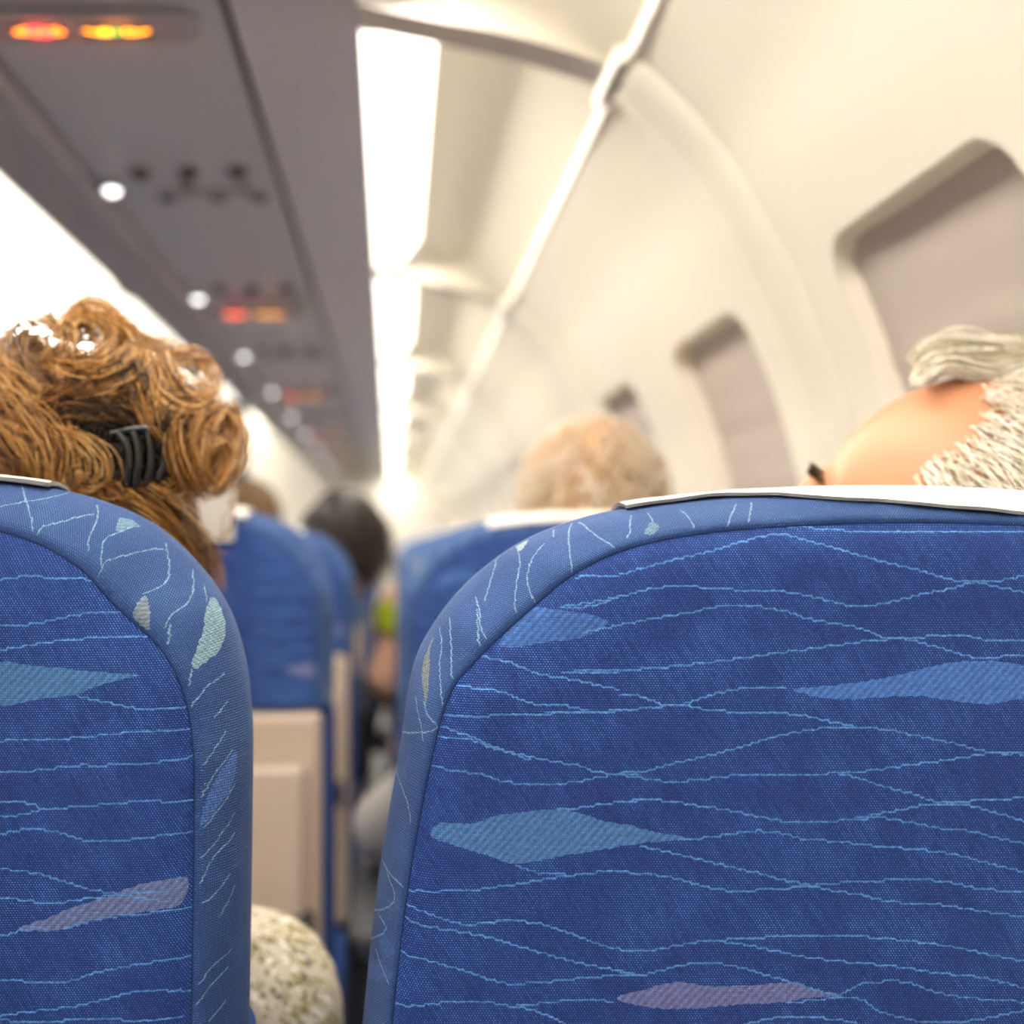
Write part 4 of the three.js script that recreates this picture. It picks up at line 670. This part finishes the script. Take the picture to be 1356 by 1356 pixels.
  hair.build('hair', hairMat, w.t).userData.label = 'loose golden brown curls';
  // claw clip
  const clip = thing('hair_clip', 'black plastic claw clip pinned in the auburn curls', 'clip', [0, 0, 0]);
  const teeth = [[640, 790, 690, 860, 700, 960, 690, 1080], [720, 780, 745, 870, 750, 970, 735, 1090], [800, 790, 815, 880, 815, 970, 800, 1070], [880, 820, 890, 900, 885, 980, 860, 1050]];
  part('jaw', mergeGeometries(teeth.map((q) => new THREE.TubeGeometry(new THREE.CatmullRomCurve3(L3(q, 0.0155)), 20, 0.0028, 8))), M.black, clip);
  part('spine', new THREE.TubeGeometry(new THREE.CatmullRomCurve3(L3([600, 800, 700, 780, 820, 785, 910, 830], 0.015)), 24, 0.0032, 8), M.black, clip);
}
// --- man at the window: turned to the aisle and leaning back, receding white hair
{
  const D = 0.66, hc = P(1262, 748, D);
  const w = person('man with white receding hair turned sideways at the window seat', {
    head: [hc.x, hc.y, hc.z], face: [-0.88, -0.45], pitch: -0.27, roll: 0, scale: 1.1, shoulders: [[0.10, 0.80, -0.70], [0.37, 0.80, -0.70]], hipX: 0.235, hipZ: -0.72,
    arms: [[[0.07, 0.65, -0.80], [0.14, 0.66, -0.98]], [[0.37, 0.65, -0.82], [0.32, 0.66, -1.0]]], skin: 0xb67c58, shirt: std(0x8c97a8, 0.85), trousers: std(0x3a3a40, 0.9), longSleeves: true, fineHead: true,
  });
  const hair = new Hair(), white = mixc(0xc4b89e, 0xece2cc, 0xfaf4e6, 0xffffff), greyc = mixc(0xa0947a, 0xc8bda2, 0xece4d0);
  const m = w.m, toW = (x, y, z) => V(x, y, z).applyMatrix4(m);
  const hairline = (y) => y < 490 ? 1285 : y < 540 ? lerp(1285, 1300, (y - 490) / 50) : y < 580 ? lerp(1300, 1268, (y - 540) / 40) : y < 612 ? lerp(1268, 1216, (y - 580) / 32) : lerp(1216, 1192, clamp((y - 612) / 40));
  let made = 0;
  while (made < 9000) {
    const th = rr(0, Math.PI * 2), ph = Math.acos(rr(-0.8, 1)), d = V(Math.sin(ph) * Math.sin(th), Math.cos(ph), Math.sin(ph) * Math.cos(th));
    const p = V(d.x * 0.0745, 0.022 + d.y * 0.0885, -0.012 + d.z * 0.093), a = toW(p.x, p.y, p.z), b = toW(-p.x, p.y, p.z), nearSide = a.z > b.z ? a : b;
    const dd = -nearSide.z, sx = VX + nearSide.x / dd * F, sy = VY - (nearSide.y - EYE) / dd * F;
    if (sx < hairline(sy) + rr(0, 14) || p.y < -0.05 && p.z > 0.0 || p.z > 0.075) continue;
    const flow = V(d.x * 0.3 + rr(-0.3, 0.3), -0.55 + rr(-0.35, 0.35), -0.8 + rr(-0.3, 0.3)), len = rr(0.016, 0.034), pts = [], lift = rr(0.004, 0.011);
    for (let s = 0; s < 6; s++) { const u = s / 5, k = lift * Math.sin(u * 2.2); pts.push(toW(p.x + d.x * k + flow.x * len * u, p.y + d.y * k + flow.y * len * u, p.z + d.z * k + flow.z * len * u)); }
    hair.strand(pts, 0.0006, 0.00035, white(rnd())); made++;
  }
  // tuft combed over the front of the crown
  for (let q = 0; q < 20; q++) { const o = q / 19, y = 490 - 24 * Math.sin(o * 3.1) + rr(-8, 8), dz = D - 0.035 + o * 0.07; hair.lock([P(1206 + rr(0, 22), y + 14, dz), P(1228 + rr(0, 30), y - 12 + rr(-6, 6), dz), P(1290 + rr(0, 40), y - 6 + rr(-8, 8), dz), P(1380 + rr(0, 40), y - 12 + rr(-10, 10), dz)], 0.005, 34, 0.0004, q % 3 ? greyc : white, 0.002, 10); }
  hair.build('hair', hairMat, w.t).userData.label = 'short white hair with a grey tuft over a bare forehead';
  const bc = mixc(0x2a2018, 0x5a4a3a, 0x8a7a64);
  for (const sd of [-1, 1]) { const brow = new Hair(); for (let q = 0; q < 120; q++) { const u = rr(0.35, 1), x = sd * lerp(0.012, 0.048, u), z = 0.083 - 0.35 * (Math.abs(x) - 0.01) ** 2 * 20, y = 0.028 + 0.004 * Math.sin(u * 3) + rr(-0.003, 0.003); brow.strand([0, 1, 2, 3].map((k) => toW(x + sd * 0.003 * k, y + 0.0008 * k, z + 0.001 + 0.0012 * k)), 0.0005, 0.0003, bc(rnd())); } brow.build('eyebrow', hairMat, w.t); }
}
// --- passengers further ahead
function capHair(w, hc, s, grow, mat, colors, count, len, fn) {
  const hair = new Hair(); let made = 0;
  const cap = surface((x, y, z) => { const q = V(x, y, z).applyMatrix4(w.m.clone().invert()); return Math.max(w.headAt(x, y, z) - 0.006, q.z - 0.045 - 0.3 * (q.y - 0.03), -0.085 - q.y); }, [hc.x - 0.13, hc.y - 0.13, hc.z - 0.13], [hc.x + 0.13, hc.y + 0.13, hc.z + 0.13], 0.009);
  part('scalp_hair', cap, mat, w.t);
  while (made < count) {
    const th = rr(0, 6.283), ph = Math.acos(rr(-0.7, 1)), d = V(Math.sin(ph) * Math.sin(th), Math.cos(ph), Math.sin(ph) * Math.cos(th)), p = V(d.x * 0.076, 0.022 + d.y * 0.09, -0.012 + d.z * 0.094); if (p.z > 0.05) continue;
    const pts = []; const l = len * rr(0.6, 1.3), sx = rr(-0.5, 0.5), sz = rr(-0.5, 0.5); for (let q = 0; q < 6; q++) { const u = q / 5; pts.push(V(p.x + d.x * grow * Math.sin(u * 2.4) + sx * l * u, p.y + d.y * grow * Math.sin(u * 2.4) - l * u * 0.8, p.z + d.z * grow * Math.sin(u * 2.4) + sz * l * u).applyMatrix4(w.m)); }
    hair.strand(pts, 0.0011, 0.0006, colors(rnd())); made++;
  }
  hair.build('hair', hairMat, w.t);
}
{
  const hc = P(783, 672, 1.43); const w = person('passenger with fluffy pale blond and white hair ahead of the window seats', { head: [hc.x, hc.y, hc.z], face: [0.05, -1], shoulders: [[0.09, 0.80, -1.44], [0.38, 0.80, -1.44]], hipX: 0.235, hipZ: -1.44, arms: [[[-0.0, 0.70, -1.5], [0.06, 0.67, -1.72]], [[0.37, 0.66, -1.54], [0.3, 0.66, -1.72]]], skin: 0xd9a27a, shirt: std(0x8f8a86, 0.9), trousers: std(0x9a8750, 0.9), longSleeves: true });
  capHair(w, hc, 1, 0.022, std(0xb98d5e, 0.7), mixc(0xc79b68, 0xe2c79c, 0xf6ecd8, 0xffffff), 3000, 0.03);
}
{
  const hc = P(455, 716, 2.12); const w = person('dark haired passenger in the middle seat two rows ahead', { head: [hc.x, hc.y, hc.z], face: [0, -1], scale: 0.92, shoulders: [[-0.36, 0.78, -2.14], [-0.09, 0.78, -2.14]], hipX: -0.28, hipZ: -2.15, arms: [[[-0.4, 0.65, -2.2], [-0.33, 0.65, -2.4]], [[-0.1, 0.65, -2.22], [-0.18, 0.65, -2.4]]], skin: 0xc98f68, shirt: std(0x30303a, 0.9), trousers: std(0x22242c, 0.9), longSleeves: true });
  capHair(w, hc, 1, 0.012, std(0x150d08, 0.6), mixc(0x0c0704, 0x22140a, 0x3a2412), 2600, 0.075);
}
{
  const hc = P(330, 690, 2.85); const w = person('brown haired passenger in the middle seat three rows ahead', { head: [hc.x, hc.y, hc.z], face: [0, -1], shoulders: [[-0.45, 0.80, -2.86], [-0.15, 0.80, -2.86]], hipX: -0.3, hipZ: -2.86, arms: [[[-0.47, 0.65, -2.9], [-0.38, 0.65, -3.1]], [[-0.13, 0.65, -2.9], [-0.22, 0.65, -3.1]]], skin: 0xd0a07c, shirt: std(0x9a948c, 0.9), trousers: std(0x33343c, 0.9), longSleeves: true });
  capHair(w, hc, 1, 0.012, std(0x5a4020, 0.6), mixc(0x4a3014, 0x7a5a2a, 0x9a7a44), 1200, 0.03);
}
{
  const hc = V(0.12, 1.0, -2.16); const w = person('child in a lime green shirt leaning on the arm rest two rows ahead', { head: [hc.x, hc.y, hc.z], face: [0.2, -1], scale: 0.8, shoulders: [[0.022, 0.975, -2.15], [0.2, 0.88, -2.15]], hipX: 0.2, hipZ: -2.15, arms: [[[-0.012, 0.83, -2.14], [0.03, 0.69, -2.3]], [[0.26, 0.68, -2.2], [0.22, 0.66, -2.4]]], skin: 0xe0b090, shirt: std(0xb4c425, 0.85), trousers: std(0x4a3a2c, 0.9), longSleeves: false });
  capHair(w, hc, 1, 0.01, std(0x6a4a24, 0.6), mixc(0x5a3a18, 0x8a6a34), 700, 0.02);
}
renderer.render(scene, camera);
